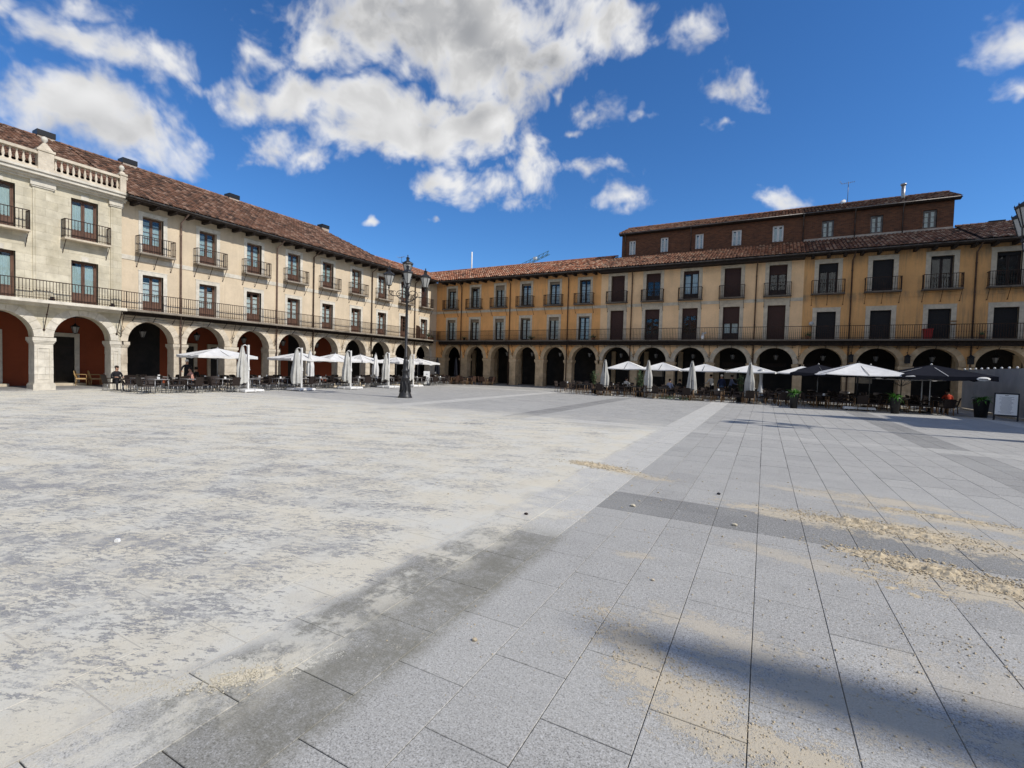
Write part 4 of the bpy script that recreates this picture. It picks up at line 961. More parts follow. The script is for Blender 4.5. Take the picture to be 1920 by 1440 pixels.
# ------------------------------------------------------------------ EAST SIDE, outside the picture: old town hall whose towers cast the long shadows
EB = thing('town_hall', 'stone town hall with two slender spired towers closing the right side', 'building', (0, 0, 0))
mb = MB().box(54, 64, -46, -6, 0, 10.6); mb.build('wall', M['ashlar'], EB)
mb = MB().add([(53.4, -46.5, 10.6), (64.5, -46.5, 10.6), (64.5, -5.5, 10.6), (53.4, -5.5, 10.6), (59, -44, 13), (59, -8, 13)], [(0, 1, 4), (1, 2, 5, 4), (2, 3, 5), (3, 0, 4, 5)]).build('roof', M['tileR'], EB, tint=True)
for yc in (-14.7, -37.8):
    mb = MB().box(54.2, 59.6, yc - 2.7, yc + 2.7, 10.6, 15.0).frus(53.9, 59.9, yc - 3, yc + 3, 15.0, 17.2, 2.3, 2.3, 1).lathe([(.95, 17.2), (.8, 19.6), (.40, 20.2), (.31, 21.0), (.27, 21.9), (.18, 22.6), (.05, 23.2)], 12, 1, cx=56.9, cy=yc)
    mb.build('tower', [M['ashlar'], M['zinc']], EB)
for i in range(10):
    yc = -43.5 + i * 4
    for z in (1.2, 5.6): MB().box(53.94, 54.0, yc - .6, yc + .6, z, z + 2.4).build('window', M['shopdark'], EB)
SBK = thing('south_building', 'plain arcaded range behind the viewer on the near side', 'building'); mb = MB().box(8, 64, -66, -60, 0, 10.8); mb.build('wall', M['cream'], SBK)
mb = MB().add([(7.4, -59.2, 10.8), (64.6, -59.2, 10.8), (64.6, -66.5, 10.8), (7.4, -66.5, 10.8), (7.4, -63, 13), (64.6, -63, 13)], [(0, 1, 5, 4), (2, 3, 4, 5), (0, 4, 3), (1, 2, 5)]).build('roof', M['tileR'], SBK, tint=True)
for i in range(0): 
    for z in (.3, 5.0, 8.0): MB().box(10 + i * 3.4, 11.6 + i * 3.4, -60.0, -59.95, z, z + (3 if z < 1 else 2)).build('window', M['shopdark'], SBK)

# ------------------------------------------------------------------ STREET LAMPS
def lantern_parts(s_=1.0):
    mb = MB(); n = 6
    fr = MB().lathe([(.02, -.16), (.05, -.12), (.03, -.06), (.12, -.02), (.13, .0)], 6, smooth=False)
    fr.lathe([(.29, .52), (.31, .56), (.30, .60), (.12, .72), (.085, .74), (.085, .86), (.12, .88), (.05, .93), (.02, .97), (.035, 1.02), (.0, 1.08)], 6, smooth=False)
    for i in range(6):
        t = 2 * math.pi * i / 6
        fr.tube([(.13 * math.cos(t), .13 * math.sin(t), 0), (.275 * math.cos(t), .275 * math.sin(t), .53)], .015, 4)
        fr.lathe([(.0, 0), (.022, .02), (.0, .09)], 5, cx=.3 * math.cos(t), cy=.3 * math.sin(t), M=Matrix.Translation((0, 0, .58)))
    gl = MB().lathe([(.118, .01), (.262, .52)], 6, smooth=False)
    return fr.mesh('lantern', M['lampiron']), gl.mesh('lantern_glass', M['frost'])
LF, LG = lantern_parts()
def street_lamp(loc, label, scale=1.0, rz=0.0):
    t = thing('street_lamp', label, 'street lamp', loc, rz, 'cast iron lamp posts on the square'); t.scale = (1, 1, scale)
    base = MB().lathe([(.40, 0), (.40, .05), (.36, .08), (.33, .2), (.29, .32), (.25, .42), (.235, .8), (.215, 1.02), (.24, 1.06), (.25, 1.1), (.22, 1.15), (.175, 1.2), (.165, 1.42), (.2, 1.46), (.21, 1.5), (.19, 1.56), (.14, 1.62), (.15, 1.85), (.13, 2.05), (.085, 2.2)], 16)
    for i in range(8):
        a = 2 * math.pi * i / 8; base.tube([(.3 * math.cos(a), .3 * math.sin(a), .3), (.27 * math.cos(a + .2), .27 * math.sin(a + .2), .55), (.255 * math.cos(a), .255 * math.sin(a), .8), (.235 * math.cos(a - .15), .235 * math.sin(a - .15), .98)], [.03, .045, .035, .015], 5)
    part('pedestal', base.mesh('pedestal', M['lampiron']), t)
    sh = MB().lathe([(.085, 2.2), (.11, 2.22), (.11, 2.28), (.082, 2.32), (.075, 4.4), (.066, 5.25), (.1, 5.3), (.1, 5.36), (.075, 5.42), (.095, 5.6), (.12, 5.75), (.09, 5.95), (.12, 6.05), (.12, 6.12), (.07, 6.2), (.05, 6.45), (.075, 6.5), (.04, 6.56), (.035, 6.72)], 12)
    for i in range(4):
        a = math.pi / 2 * i; sh.lathe([(.0, 0), (.05, .05), (.05, .2), (.0, .28)], 6, cx=.12 * math.cos(a), cy=.12 * math.sin(a), M=Matrix.Translation((0, 0, 5.62)))
    part('post', sh.mesh('post', M['lampiron']), t)
    ar = MB(); R = .98
    ar.tube([(.07, 0, 5.3), (.3, 0, 5.42), (.55, 0, 5.62), (.78, 0, 5.62), (.93, 0, 5.72), (R, 0, 5.9), (R, 0, 6.02)], .026, 6)
    ar.tube([(.08, 0, 5.85), (.3, 0, 5.95), (.5, 0, 5.88), (.6, 0, 5.72), (.5, 0, 5.62), (.38, 0, 5.66), (.36, 0, 5.76), (.43, 0, 5.80), (.48, 0, 5.74)], .022, 6)
    ar.tube([(.2, 0, 5.38), (.22, 0, 5.55), (.32, 0, 5.6), (.36, 0, 5.52), (.3, 0, 5.47)], .016, 5); ar.tube([(.6, 0, 5.85), (.7, 0, 5.9), (.8, 0, 5.82), (.86, 0, 5.7)], .014, 5)
    ar.lathe([(.0, 0), (.06, .03), (.04, .08), (.0, .1)], 8, cx=R, M=Matrix.Translation((0, 0, 5.98)))
    am = ar.mesh('arm', M['lampiron'])
    for i in range(4):
        a = math.pi / 2 * i + LAMPROT
        ao = part('arm', am, t, rot=(0, 0, a)); lo = part('lantern', LF, ao, loc=(R, 0, 6.18)); 
        g_ = link('lantern_glass', LG, ao, loc=(R, 0, 6.18)); KIDS.setdefault(ao.name, []).append(g_)
    lo = part('lantern', LF, t, loc=(0, 0, 6.85)); g_ = link('lantern_glass', LG, lo); 
    return t
LAMPROT = math.atan2(-.67, -.74)
street_lamp((14.72, -21.45, 0), 'tall grey cast iron lamp post with five lanterns standing alone in the square')
LAMPROT = math.atan2(-.5, -.86)
street_lamp((40.05, -21.15, 0), 'cast iron lamp post at the right edge, only one lantern in view', 1.06)

# hanging lanterns in the arches
hl = MB().tube([(0, 0, .42), (0, 0, 1.0)], .012, 4); 
HLF = MB().lathe([(.03, -.05), (.09, 0)], 6, smooth=False).lathe([(.2, .34), (.21, .37), (.06, .47), (.03, .55)], 6, smooth=False)
for i in range(6):
    t = 2 * math.pi * i / 6; HLF.tube([(.09 * math.cos(t), .09 * math.sin(t), 0), (.19 * math.cos(t), .19 * math.sin(t), .35)], .011, 4)
HLF.tube([(0, 0, .5), (0, 0, 1.0)], .012, 4)
HLFm = HLF.mesh('hanging_lantern', M['blackmetal']); HLGm = MB().lathe([(.083, .01), (.18, .34)], 6, smooth=False).mesh('lantern_glass', M['dullglass'])
hp = None
def hang(x, y, lab):
    global hp
    if hp is None:
        hp = thing('hanging_lantern', lab, 'lantern', (x, y, ZG - 1.5), 0, 'lanterns hanging in the arcade'); part('lantern_body', HLFm, hp); part('lantern_glass', HLGm, hp)
    else: dup(hp, (x, y, ZG - 1.5), 0, lab)
for i, (a, b) in enumerate(s_ops + l_ops): hang(-1.3, (a + b) / 2 + .1, f'black hanging lantern in the {ORD[i]} arch from the left on the sunlit side')
for i, (a, b) in enumerate(r_ops[:15]): hang((a + b) / 2 + .1, 1.3, f'black hanging lantern in the {ORD[i]} arch from the corner on the shaded side')

# ------------------------------------------------------------------ chairs and tables
def chair_type(name, wick, legm, style):
    seat = MB().frus(-.25, .25, -.25, .25, .38, .45, .02, .02).mesh('seat', wick)
    bk = MB(); n = 6
    if style == 'arm':
        for i in range(n):
            x0 = -.25 + .5 * i / n; x1 = x0 + .5 / n; c0 = .05 * (1 - (x0 / .25) ** 2); c1 = .05 * (1 - (x1 / .25) ** 2)
            h0 = .84 + .03 * (1 - (x0 / .25) ** 2); h1 = .84 + .03 * (1 - (x1 / .25) ** 2)
            bk.add([(x0, .22 + c0 * .3, .43), (x1, .22 + c1 * .3, .43), (x1, .31 + c1, h1), (x0, .31 + c0, h0), (x0, .25 + c0 * .3, .43), (x1, .25 + c1 * .3, .43), (x1, .34 + c1, h1), (x0, .34 + c0, h0)], [(0, 1, 2, 3), (4, 7, 6, 5), (3, 2, 6, 7), (0, 4, 5, 1), (0, 3, 7, 4), (1, 5, 6, 2)])
    else:
        pts = [(-.2, .24, .43), (-.24, .3, .66), (-.17, .34, .85), (0, .35, .9), (.17, .34, .85), (.24, .3, .66), (.2, .24, .43)]
        bk.tube(pts, .02, 5); bk.add([(-.19, .245, .46), (.19, .245, .46), (.22, .3, .66), (.16, .335, .84), (0, .345, .885), (-.16, .335, .84), (-.22, .3, .66)], [(0, 1, 2, 6), (6, 2, 3, 5), (5, 3, 4)]); 
    bkm = bk.mesh('backrest', wick)
    lf = MB().tube([(0, 0, .42), (0, -.02, 0)], .016, 5).mesh('leg', legm); lr = MB().tube([(0, 0, .42), (0, .04, 0)], .016, 5).mesh('leg', legm)
    arm = MB().tube([(0, -.24, .42), (0, -.24, .64), (0, -.18, .66), (0, .26, .67)], .02, 5).mesh('armrest', wick if style == 'arm' else legm)
    t = thing(name, 'x', 'chair', (0, 0, -50))
    part('seat', seat, t); part('backrest', bkm, t)
    for sx in (-1, 1):
        part('leg', lf, t, loc=(.22 * sx, -.22, 0)); part('leg', lr, t, loc=(.21 * sx, .22, 0)); part('armrest', arm, t, loc=(.26 * sx, 0, 0))
    return t
def table_type(name, topm, legm, rnd_=False):
    t = thing(name, 'x', 'table', (0, 0, -50))
    if rnd_: part('tabletop', MB().lathe([(.34, .71), (.35, .72), (.35, .735), (.34, .745)], 20).mesh('tabletop', topm), t)
    else: part('tabletop', MB().box(-.35, .35, -.35, .35, .715, .745).mesh('tabletop', topm), t)
    lg = MB().tube([(0, 0, 0), (0, 0, .715)], .018, 5).mesh('leg', legm)
    for sx in (-1, 1):
        for sy in (-1, 1): part('leg', lg, t, loc=(.31 * sx if not rnd_ else .2 * sx, .31 * sy if not rnd_ else .2 * sy, 0))
    return t
proto = {}
first_used = set()
def place(kind, loc, rz, label, group):
    p = proto[kind]
    if kind not in first_used:
        first_used.add(kind); p.location = loc; p.rotation_euler = (0, 0, rz); p['label'] = label; p['group'] = group; return p
    return dup(p, loc, rz, label, group)
proto['cd'] = chair_type('wicker_chair', M['wickerd'], M['alu'], 'arm'); proto['cb'] = chair_type('brown_wicker_chair', M['wickerb'], M['bamboo'], 'arm')
proto['cr'] = chair_type('cane_bistro_chair', M['wickerd'], M['bamboo'], 'arm'); proto['ct'] = chair_type('tan_wicker_chair', M['wickert'], M['wickert'], 'round')
proto['tl'] = table_type('cafe_table', M['tabletop'], M['alu']); proto['tr'] = table_type('black_cafe_table', M['blacktop'], M['bamboo']); proto['tw'] = table_type('round_cafe_table', M['tabletop'], M['alu'], True)
rc = random.Random(21)
napk = MB().box(-.05, .05, -.03, .03, 0, .11).mesh('napkin_holder', M['paper'])
def napkin(x, y, lab):
    thing('napkin_holder', lab, 'napkin holder', (x, y, .746), rc.uniform(0, 3), 'napkin holders on the cafe tables', napk)
rows_l = [(5.25, 'front'), (3.45, 'middle'), (1.7, 'back')]
for X, rn in rows_l:
    n = 17; cnt = 0
    for i in range(n):
        Y = -29.3 + i * 1.66
        if X > 5 and Y > -4.6: continue
        if Y > -3.0: continue
        x = X + rc.uniform(-.12, .12); y = Y + rc.uniform(-.15, .15); rz = rc.uniform(-.12, .12)
        nm = ORD[cnt]; cnt += 1
        place('tl', (x, y, 0), rz, f'square grey café table, {nm} from the left in the {rn} row of the sunlit terrace'.replace('é', 'e'), 'tables of the sunlit terrace')
        if rc.random() < .6: napkin(x + .1, y - .05, f'white napkin holder on the {nm} {rn} row table of the sunlit terrace')
        for s_, (dx, dy, ra, sd_) in enumerate(((0, -.62, math.pi, 'left'), (0, .62, 0, 'right'), (.62, 0, -math.pi / 2, 'square'), (-.62, 0, math.pi / 2, 'arcade'))):
            if sd_ == 'square' and rc.random() < .45: continue
            if sd_ == 'arcade' and (rc.random() < .5 or X < 2): continue
            place('cd', (x + dx + rc.uniform(-.08, .08), y + dy * 1.02 + rc.uniform(-.06, .06), 0), ra + rz + rc.uniform(-.35, .35), f'dark wicker chair, {sd_} side of the {nm} {rn} row table on the sunlit terrace', 'dark wicker chairs of the sunlit terrace')
# brown chairs in the far corner
k = 0
for (X, Y) in [(1.6, -1.5), (3.3, -1.3), (5.1, -1.4), (2.4, -3.1), (4.3, -3.0), (6.0, -2.6), (7.5, -1.3)]:
    place('tr', (X, Y, 0), 0, f'dark café table, {ORD[k]} of the far corner group counted from the left'.replace('é', 'e'), 'tables in the far corner')
    for s_, (dx, dy, ra, sd_) in enumerate(((0, -.62, math.pi, 'near'), (0, .62, 0, 'far'), (.62, 0, -math.pi / 2, 'right'), (-.62, 0, math.pi / 2, 'left'))):
        if rc.random() < .15: continue
        place('cb', (X + dx, Y + dy, 0), ra + rc.uniform(-.3, .3), f'brown wicker chair, {sd_} side of the {ORD[k]} far corner table', 'brown chairs in the far corner')
    k += 1
rows_r = [(-8.1, 'front'), (-6.2, 'middle'), (-4.3, 'back'), (-2.4, 'arcade')]
for Yr, rn in rows_r:
    cnt = 0
    for i in range(13):
        X = 18.2 + i * 1.88
        if rn == 'front' and i < 1: continue
        y = Yr - (.5 if X > 33 else 0) + rc.uniform(-.15, .15); x = X + rc.uniform(-.15, .15)
        if X > 41.5: continue
        nm = ORD[cnt]; cnt += 1; rz = rc.uniform(-.1, .1); z = 0
        place('tr', (x, y, z), rz, f'black café table, {nm} from the left in the {rn} row of the shaded terrace'.replace('é', 'e'), 'tables of the shaded terrace')
        if rc.random() < .35: napkin(x + .1, y - .05, f'white napkin holder on the {nm} {rn} row table of the shaded terrace')
        for s_, (dx, dy, ra, sd_) in enumerate(((0, -.66, math.pi, 'near'), (0, .66, 0, 'far'), (.66, 0, -math.pi / 2, 'right'), (-.66, 0, math.pi / 2, 'left'))):
            if rc.random() < (.3 if sd_ in ('near', 'far') else .1): continue
            place('cr', (x + dx + rc.uniform(-.07, .07), y + dy + rc.uniform(-.07, .07), z), ra + rz + rc.uniform(-.35, .35), f'dark chair with cane legs, {sd_} side of the {nm} {rn} row table, shaded terrace', 'dark chairs of the shaded terrace')
place('ct', (-2.6, -29.0, .06), math.radians(170), 'tan wicker chair with rounded back under the second stone arch', 'tan chairs under the stone arch'); place('ct', (-3.0, -29.5, .06), math.radians(150), 'second tan wicker chair half hidden behind the rounded one under the stone arch', 'tan chairs under the stone arch')
place('tw', (-2.4, -28.35, .06), 0, 'small round table under the second stone arch', 'round table')

# ------------------------------------------------------------------ parasols
def open_canopy(half, ze, za, val=.16, sag=.12, m='canvas', wavy=0.0, seed=0):
    mb = MB(); N = 6; r_ = random.Random(seed); C_ = [(-half, -half), (half, -half), (half, half), (-half, half)]
    for q in range(4):
        p0, p1 = C_[q], C_[(q + 1) % 4]; G = []
        for i in range(N + 1):
            row = []
            for j in range(N + 1):
                f = i / N; ex = p0[0] + (p1[0] - p0[0]) * j / N; ey = p0[1] + (p1[1] - p0[1]) * j / N
                bow = 4 * (j / N) * (1 - j / N)
                x = ex * f; y = ey * f; x *= 1 - .05 * bow * f; y *= 1 - .05 * bow * f
                z = za + (ze - za) * f ** 1.0 - sag * bow * f * (1 - f) * 1.6 - .05 * bow * f + wavy * r_.uniform(-1, 1) * f * (bow > 0)
                row.append((x, y, z))
            G.append(row)
        for i in range(N):
            for j in range(N): mb.quad(G[i][j], G[i][j + 1], G[i + 1][j + 1], G[i + 1][j])
        for j in range(N):
            a, b = G[N][j], G[N][j + 1]; dz = val * (1 + .25 * math.sin(j * 2.3 + q)); dz2 = val * (1 + .25 * math.sin((j + 1) * 2.3 + q))
            mb.quad(a, b, (b[0] * 1.005, b[1] * 1.005, b[2] - dz2), (a[0] * 1.005, a[1] * 1.005, a[2] - dz))
    # merge verts for smooth shading
    me = mb.mesh('canopy', M[m]); bm2 = bmesh.new(); bm2.from_mesh(me); bmesh.ops.remove_doubles(bm2, verts=bm2.verts, dist=.0005); bm2.to_mesh(me); bm2.free()
    return me
def ribs(t, half, ze, za, legm, zh=None):
    zh = zh or za - .62
    for i in range(8):
        a = math.pi / 4 * i; L = half * (1.38 if i % 2 else .96)
        e = (L * math.cos(a), L * math.sin(a), ze + (.0 if i % 2 else -.03)); top = (0, 0, za - .05); mid = tuple((top[k] + e[k]) / 2 for k in range(3))
        mb = MB().tube([top, e], .014, 4).tube([(0, 0, zh), mid], .011, 4); part('rib', mb.mesh('rib', legm), t)
def parasol(name, loc, rz, half, ze, za, label, m='canvas', polem='alu', pr=.028, poleoff=None, val=.16, base=True, wavy=0.0, group=None, seed=1):
    t = thing(name, label, 'parasol', loc, rz, group)
    part('canopy', open_canopy(half, ze, za, val, m=m, wavy=wavy, seed=seed), t); ribs(t, half, ze, za, M[polem])
    part('pole', MB().tube([(0, 0, .05), (0, 0, za + .02)], pr, 8).lathe([(.05, za - .02), (.05, za + .04), (.0, za + .08)], 8).mesh('pole', M[polem]), t)
    if base: part('base', MB().frus(-.36, .36, -.36, .36, 0, .09, .03, .03).lathe([(.06, .09), (.05, .3)], 8).mesh('base', M['blackmetal'] if m == 'blackcanvas' else M['greytrim']), t)
    return t
def folded(h0, h1, rmax, m, seed=0, k=7, hang=1, taper=1.0):
    mb = MB(); r_ = random.Random(seed); n = 42; rows = 14; vs = []; fs = []
    ph = r_.uniform(0, 6); lens = [h0 + r_.uniform(-.05, .28) for _ in range(k + 1)]
    for j in range(rows + 1):
        f = j / rows
        for i in range(n):
            t_ = 2 * math.pi * i / n; zb_ = lens[int(i / n * k) % k]
            zb_ = zb_ * .5 + lens[(int(i / n * k) + 1) % k] * .5 if i % 6 == 0 else zb_
            z = h1 + (zb_ - h1) * f
            r = (.05 + (rmax - .05) * min(1, f * 1.7) ** .8) * (1 + .06 * math.sin(3 * f * 3.1 + ph)); r *= (1 - .22 * max(0, .35 - abs(f - .5)) * 1.0)
            r *= 1 + (.34 * f ** .5) * math.cos(k * t_ + ph + f * 1.1) + .1 * math.sin((k * 2 + 1) * t_ + f * 3)
            vs.append((r * math.cos(t_), r * math.sin(t_) * .85, z))
    for j in range(rows):
        for i in range(n): fs.append((j * n + i, j * n + (i + 1) % n, (j + 1) * n + (i + 1) % n, (j + 1) * n + i))
    fs.append(tuple(range(n)))
    mb.add(vs, fs, 0, True); return mb.mesh('folded_canopy', M[m])
def cantilever(loc, rz, label, seed, group):
    t = thing('closed_cantilever_parasol', label, 'parasol', loc, rz, group)
    mb = MB()
    for a in (0, 1):
        for b in (0, 1): mb.frus(-.62 + a * .63, -.02 + a * .63, -.62 + b * .63, -.02 + b * .63, .05, .17, .02, .02)
    mb.box(-.66, .66, -.04, .04, .03, .1).box(-.04, .04, -.66, .66, .03, .1)
    for sx in (-.55, .55):
        for sy in (-.55, .55): mb.lathe([(.05, 0), (.05, .05)], 8, cx=sx, cy=sy)
    part('base', mb.mesh('base', M['white']), t)
    part('mast', MB().box(-.05, .05, -.05, .05, .15, 2.72).box(-.06, .06, -.075, .075, 1.25, 1.45).tube([(.06, 0, 1.3), (.16, 0, 1.28)], .015, 6).mesh('mast', M['white']), t)
    part('arm', MB().tube([(0, 0, 2.6), (-.2, .0, 2.72), (-.34, 0, 2.66)], .025, 6).mesh('arm', M['white']), t)
    part('folded_canopy', folded(.45, 2.66, .26, 'creamcanvas', seed), t, loc=(-.36, 0, 0))
    return t
gl_ = 'closed white cantilever parasols along the sunlit terrace'
for i, (X, Y) in enumerate(((6.0, -25.05), (6.4, -21.8), (6.4, -17.8), (6.55, -14.15), (6.3, -11.0))):
    cantilever((X, Y, 0), math.radians(90) + rc.uniform(-.1, .1), f'closed white cantilever parasol on a white block base, {ORD[i]} from the left', 30 + i, gl_)
ol = 'open white parasols of the sunlit terrace'
for i, (X, Y, hf, za, lab) in enumerate(((3.4, -25.32, 1.6, 2.5, 'open white parasol standing clear at the left of the sunlit terrace'), (3.4, -19.68, 1.5, 2.48, 'open white parasol behind the second closed cantilever parasol'), (3.6, -16.75, 1.35, 2.52, 'open white parasol just left of the third closed cantilever parasol'),
        (3.4, -14.07, 1.3, 2.54, 'open white parasol right of the third closed cantilever parasol'), (3.4, -9.9, 1.4, 2.48, 'open white parasol just left of the lamp post'), (3.4, -7.0, 1.5, 2.45, 'open white parasol just right of the lamp post by the corner'))):
    parasol('open_parasol', (X, Y, 0), rc.uniform(-.15, .15), hf, 2.06, za, lab, 'canvas', 'alu', val=.13, wavy=.03, group=ol, seed=i)
def closed_centre(loc, label, m, seed, polem='alu', rmax=.24, z0=.75, h=2.62, group=None, sign=False):
    t = thing('closed_parasol', label, 'parasol', loc, 0, group)
    part('folded_canopy', folded(z0, h, rmax, m, seed), t); part('pole', MB().tube([(0, 0, 0), (0, 0, h + .05)], .025, 8).lathe([(.04, h), (.03, h + .06), (0, h + .1)], 8).mesh('pole', M[polem]), t)
    part('base', MB().frus(-.3, .3, -.3, .3, 0, .08, .03, .03).mesh('base', M['blackmetal']), t)
    if sign: part('printed_patch', MB().box(-.09, .09, -.32, -.3, 1.0, 1.16).mesh('printed_patch', M['paper']), t)
    return t
closed_centre((4.6, -19.75, 0), 'closed pale parasol on a slim pole behind the second cantilever parasol', 'canvas', 50); closed_centre((4.6, -13.6, 0), 'closed pale parasol hanging slim between the third and fourth cantilever parasols', 'canvas', 51)
closed_centre((3.0, -6.6, 0), 'closed black parasol behind the fifth closed cantilever parasol', 'blackcanvas', 52, 'blackmetal'); closed_centre((1.8, -2.0, 0), 'closed black parasol with a small white patch in the far corner', 'blackcanvas', 53, 'blackmetal', sign=True); closed_centre((4.17, -2.0, 0), 'closed black parasol in front of the second far arch', 'blackcanvas', 54, 'blackmetal', .15)
# right terrace
orr = 'open white parasols of the shaded terrace'
for i, (X, Y, hf, za, lab) in enumerate(((22.6, -4.5, 1.35, 2.62, 'open white parasol at the left end of the shaded terrace'), (25.26, -4.5, 1.42, 2.58, 'open white parasol right of the second closed grey parasol'), (28.3, -4.8, 1.5, 2.52, 'open white parasol right of the third closed grey parasol'), (31.3, -4.8, 1.55, 2.52, 'open white parasol behind the fourth closed grey parasol'), (34.35, -4.6, 1.45, 2.5, 'open white parasol left of the first black parasol'))):
    parasol('open_parasol', (X, Y, 0), rc.uniform(-.06, .06), hf, 2.04, za, lab, 'canvas', 'blackmetal', val=.06, group=orr, seed=20 + i)
parasol('large_white_parasol', (36.9, -8.5, 0), math.radians(8), 1.95, 2.02, 2.68, 'largest open white parasol in the middle of the shaded terrace', 'canvas', 'blackmetal', pr=.04, val=.04, seed=31, group=orr)
parasol('flat_white_parasol', (39.4, -5.6, 0), math.radians(4), 1.6, 1.86, 2.0, 'flat edge-on white parasol below the large black parasol', 'canvas', 'blackmetal', val=.05, seed=32, group=orr)
gb = 'open black parasols of the shaded terrace'
parasol('black_parasol', (35.15, -6, 0), .1, 1.6, 2.08, 2.6, 'open black parasol behind the left edge of the largest white parasol', 'blackcanvas', 'alu', val=.18, seed=33, group=gb)
parasol('black_parasol', (37.9, -5.4, 0), 0, 1.75, 2.08, 2.64, 'open black parasol behind the largest white parasol', 'blackcanvas', 'alu', val=.18, seed=34, group=gb)
bp = parasol('black_parasol', (40.2, -8.0, 0), .15, 1.95, 2.08, 2.66, 'large open black parasol with a white oval sign at the right', 'blackcanvas', 'white', val=.2, seed=35, group=gb)
sg = MB().lathe([(.0, 0), (.17, .0), (.17, .015), (0, .015)], 20, M=Matrix.Translation((1.35, -1.99, 1.94)) @ Matrix.Rotation(math.radians(90), 4, 'X') @ Matrix.Diagonal((1.6, .62, 1, 1))); so_ = part('oval_sign', sg.mesh('oval_sign', M['paper']), bp)
mb = MB()
for i in range(7): mb.box(1.18 + i * .05, 1.215 + i * .05, -2.012, -2.008, 1.91 + (.01 if i % 2 else 0), 1.965)
part('printed_name', mb.mesh('printed_name', M['ink']), bp)
part('second_pole', MB().tube([(-.3, .15, 0), (-.3, .15, 2.1)], .03, 8).mesh('second_pole', M['white']), bp)
for i, (X, Y) in enumerate(((21.6, -7.2), (24.85, -7.4), (27.8, -7.5), (31.35, -7.6))):
    t = thing('closed_grey_parasol', f'closed greyish parasol with black pole, {ORD[i]} from the left on the shaded terrace', 'parasol', (X, Y, 0), 0, 'closed grey parasols of the shaded terrace')
    part('folded_canopy', folded(.35, 2.66, .25, 'creamcanvas', 60 + i), t); part('mast', MB().tube([(.02, -.16, 0.05), (.0, -.1, 2.5)], .035, 8).tube([(.02, -.2, 1.3), (.1, -.25, 1.32)], .02, 6).mesh('mast', M['blackmetal']), t)
    part('cross_base', MB().box(-.75, .75, -.1, .02, 0, .07).box(-.06, .06, -.8, .6, 0.0, .068).mesh('cross_base', M['blackmetal']), t); part('base_slab', MB().frus(.1, .72, -.62, -.12, .0, .12, .02, .02).mesh('base_slab', M['greytrim']), t)
t = thing('white_wheeled_base', 'white wheeled parasol base under the largest white parasol', 'parasol base', (36.95, -9.1, 0), .1)
part('deck', MB().frus(-.75, .75, -.22, .22, .08, .2, .05, .03).mesh('deck', M['white']), t)
for sx in (-.62, .62): part('wheel', MB().lathe([(.07, -.03), (.08, 0), (.07, .03)], 12, M=Matrix.Translation((sx, -.16, .08)) @ Matrix.Rotation(math.radians(90), 4, 'X')).mesh('wheel', M['blackmetal']), t)
# tarpaulined heater
t = thing('covered_patio_heater', 'dark grey drop shaped covered patio heater beside the fourth closed grey parasol', 'patio heater', (31.95, -5.9, 0), 0, None, MB().lathe([(.28, 0), (.36, .15), (.36, .35), (.28, .6), (.15, .95), (.1, 1.4), (.12, 1.9), (.22, 2.05), (.2, 2.15), (.0, 2.25)], 16, star=.04, k=5).mesh('covered_patio_heater', M['hoard']))

# ------------------------------------------------------------------ plants
def blade(mb, base, az, L, up, wd, droop, m=0, seg=5):
    pts = []; d = Vector((math.cos(az), math.sin(az), 0)); s_ = Vector((-math.sin(az), math.cos(az), 0))
    for i in range(seg + 1):
        f = i / seg; p = Vector(base) + d * (L * f) * (1 - .2 * f) + Vector((0, 0, up * f - droop * f * f)); w_ = wd * math.sin(math.pi * min(.97, f * .85 + .12)); pts.append((p - s_ * w_, p + s_ * w_ + Vector((0, 0, w_ * .4))))
    b = len(mb.v); vs = [tuple(q) for pq in pts for q in pq]; mb.add(vs, [(2 * i, 2 * i + 1, 2 * i + 3, 2 * i + 2) for i in range(seg)], m, True)
def fern(loc, label, seed, pr=.24, ph=.85, long=False):
    r_ = random.Random(seed); t = thing('potted_fern', label, 'potted plant', loc, 0, 'potted ferns at the edge of the shaded terrace')
    part('planter', MB().lathe([(pr * .72, 0), (pr * .95, ph * .9), (pr, ph), (pr * .9, ph), (pr * .88, ph - .05), (0, ph - .05)], 20).mesh('planter', M['pot']), t)
    mb = MB()
    for i in range(110): blade(mb, (r_.uniform(-.08, .08), r_.uniform(-.08, .08), ph - .05), r_.uniform(0, 6.3), r_.uniform(.25, .62 if long else .48), r_.uniform(.15, .55), r_.uniform(.016, .034), r_.uniform(.15, .5))
    part('foliage', mb.mesh('foliage', M['leaf']), t)
fern((33.75, -10.5, 0), 'bright green fern in a slim black planter right of the fourth closed parasol', 1); fern((38.35, -10.15, 0), 'bright green fern in a tall black planter below the largest white parasol', 2); fern((41.95, -9.25, 0), 'broad leaved green plant in a round black pot before the grey hoarding', 3, .33, .9, True)
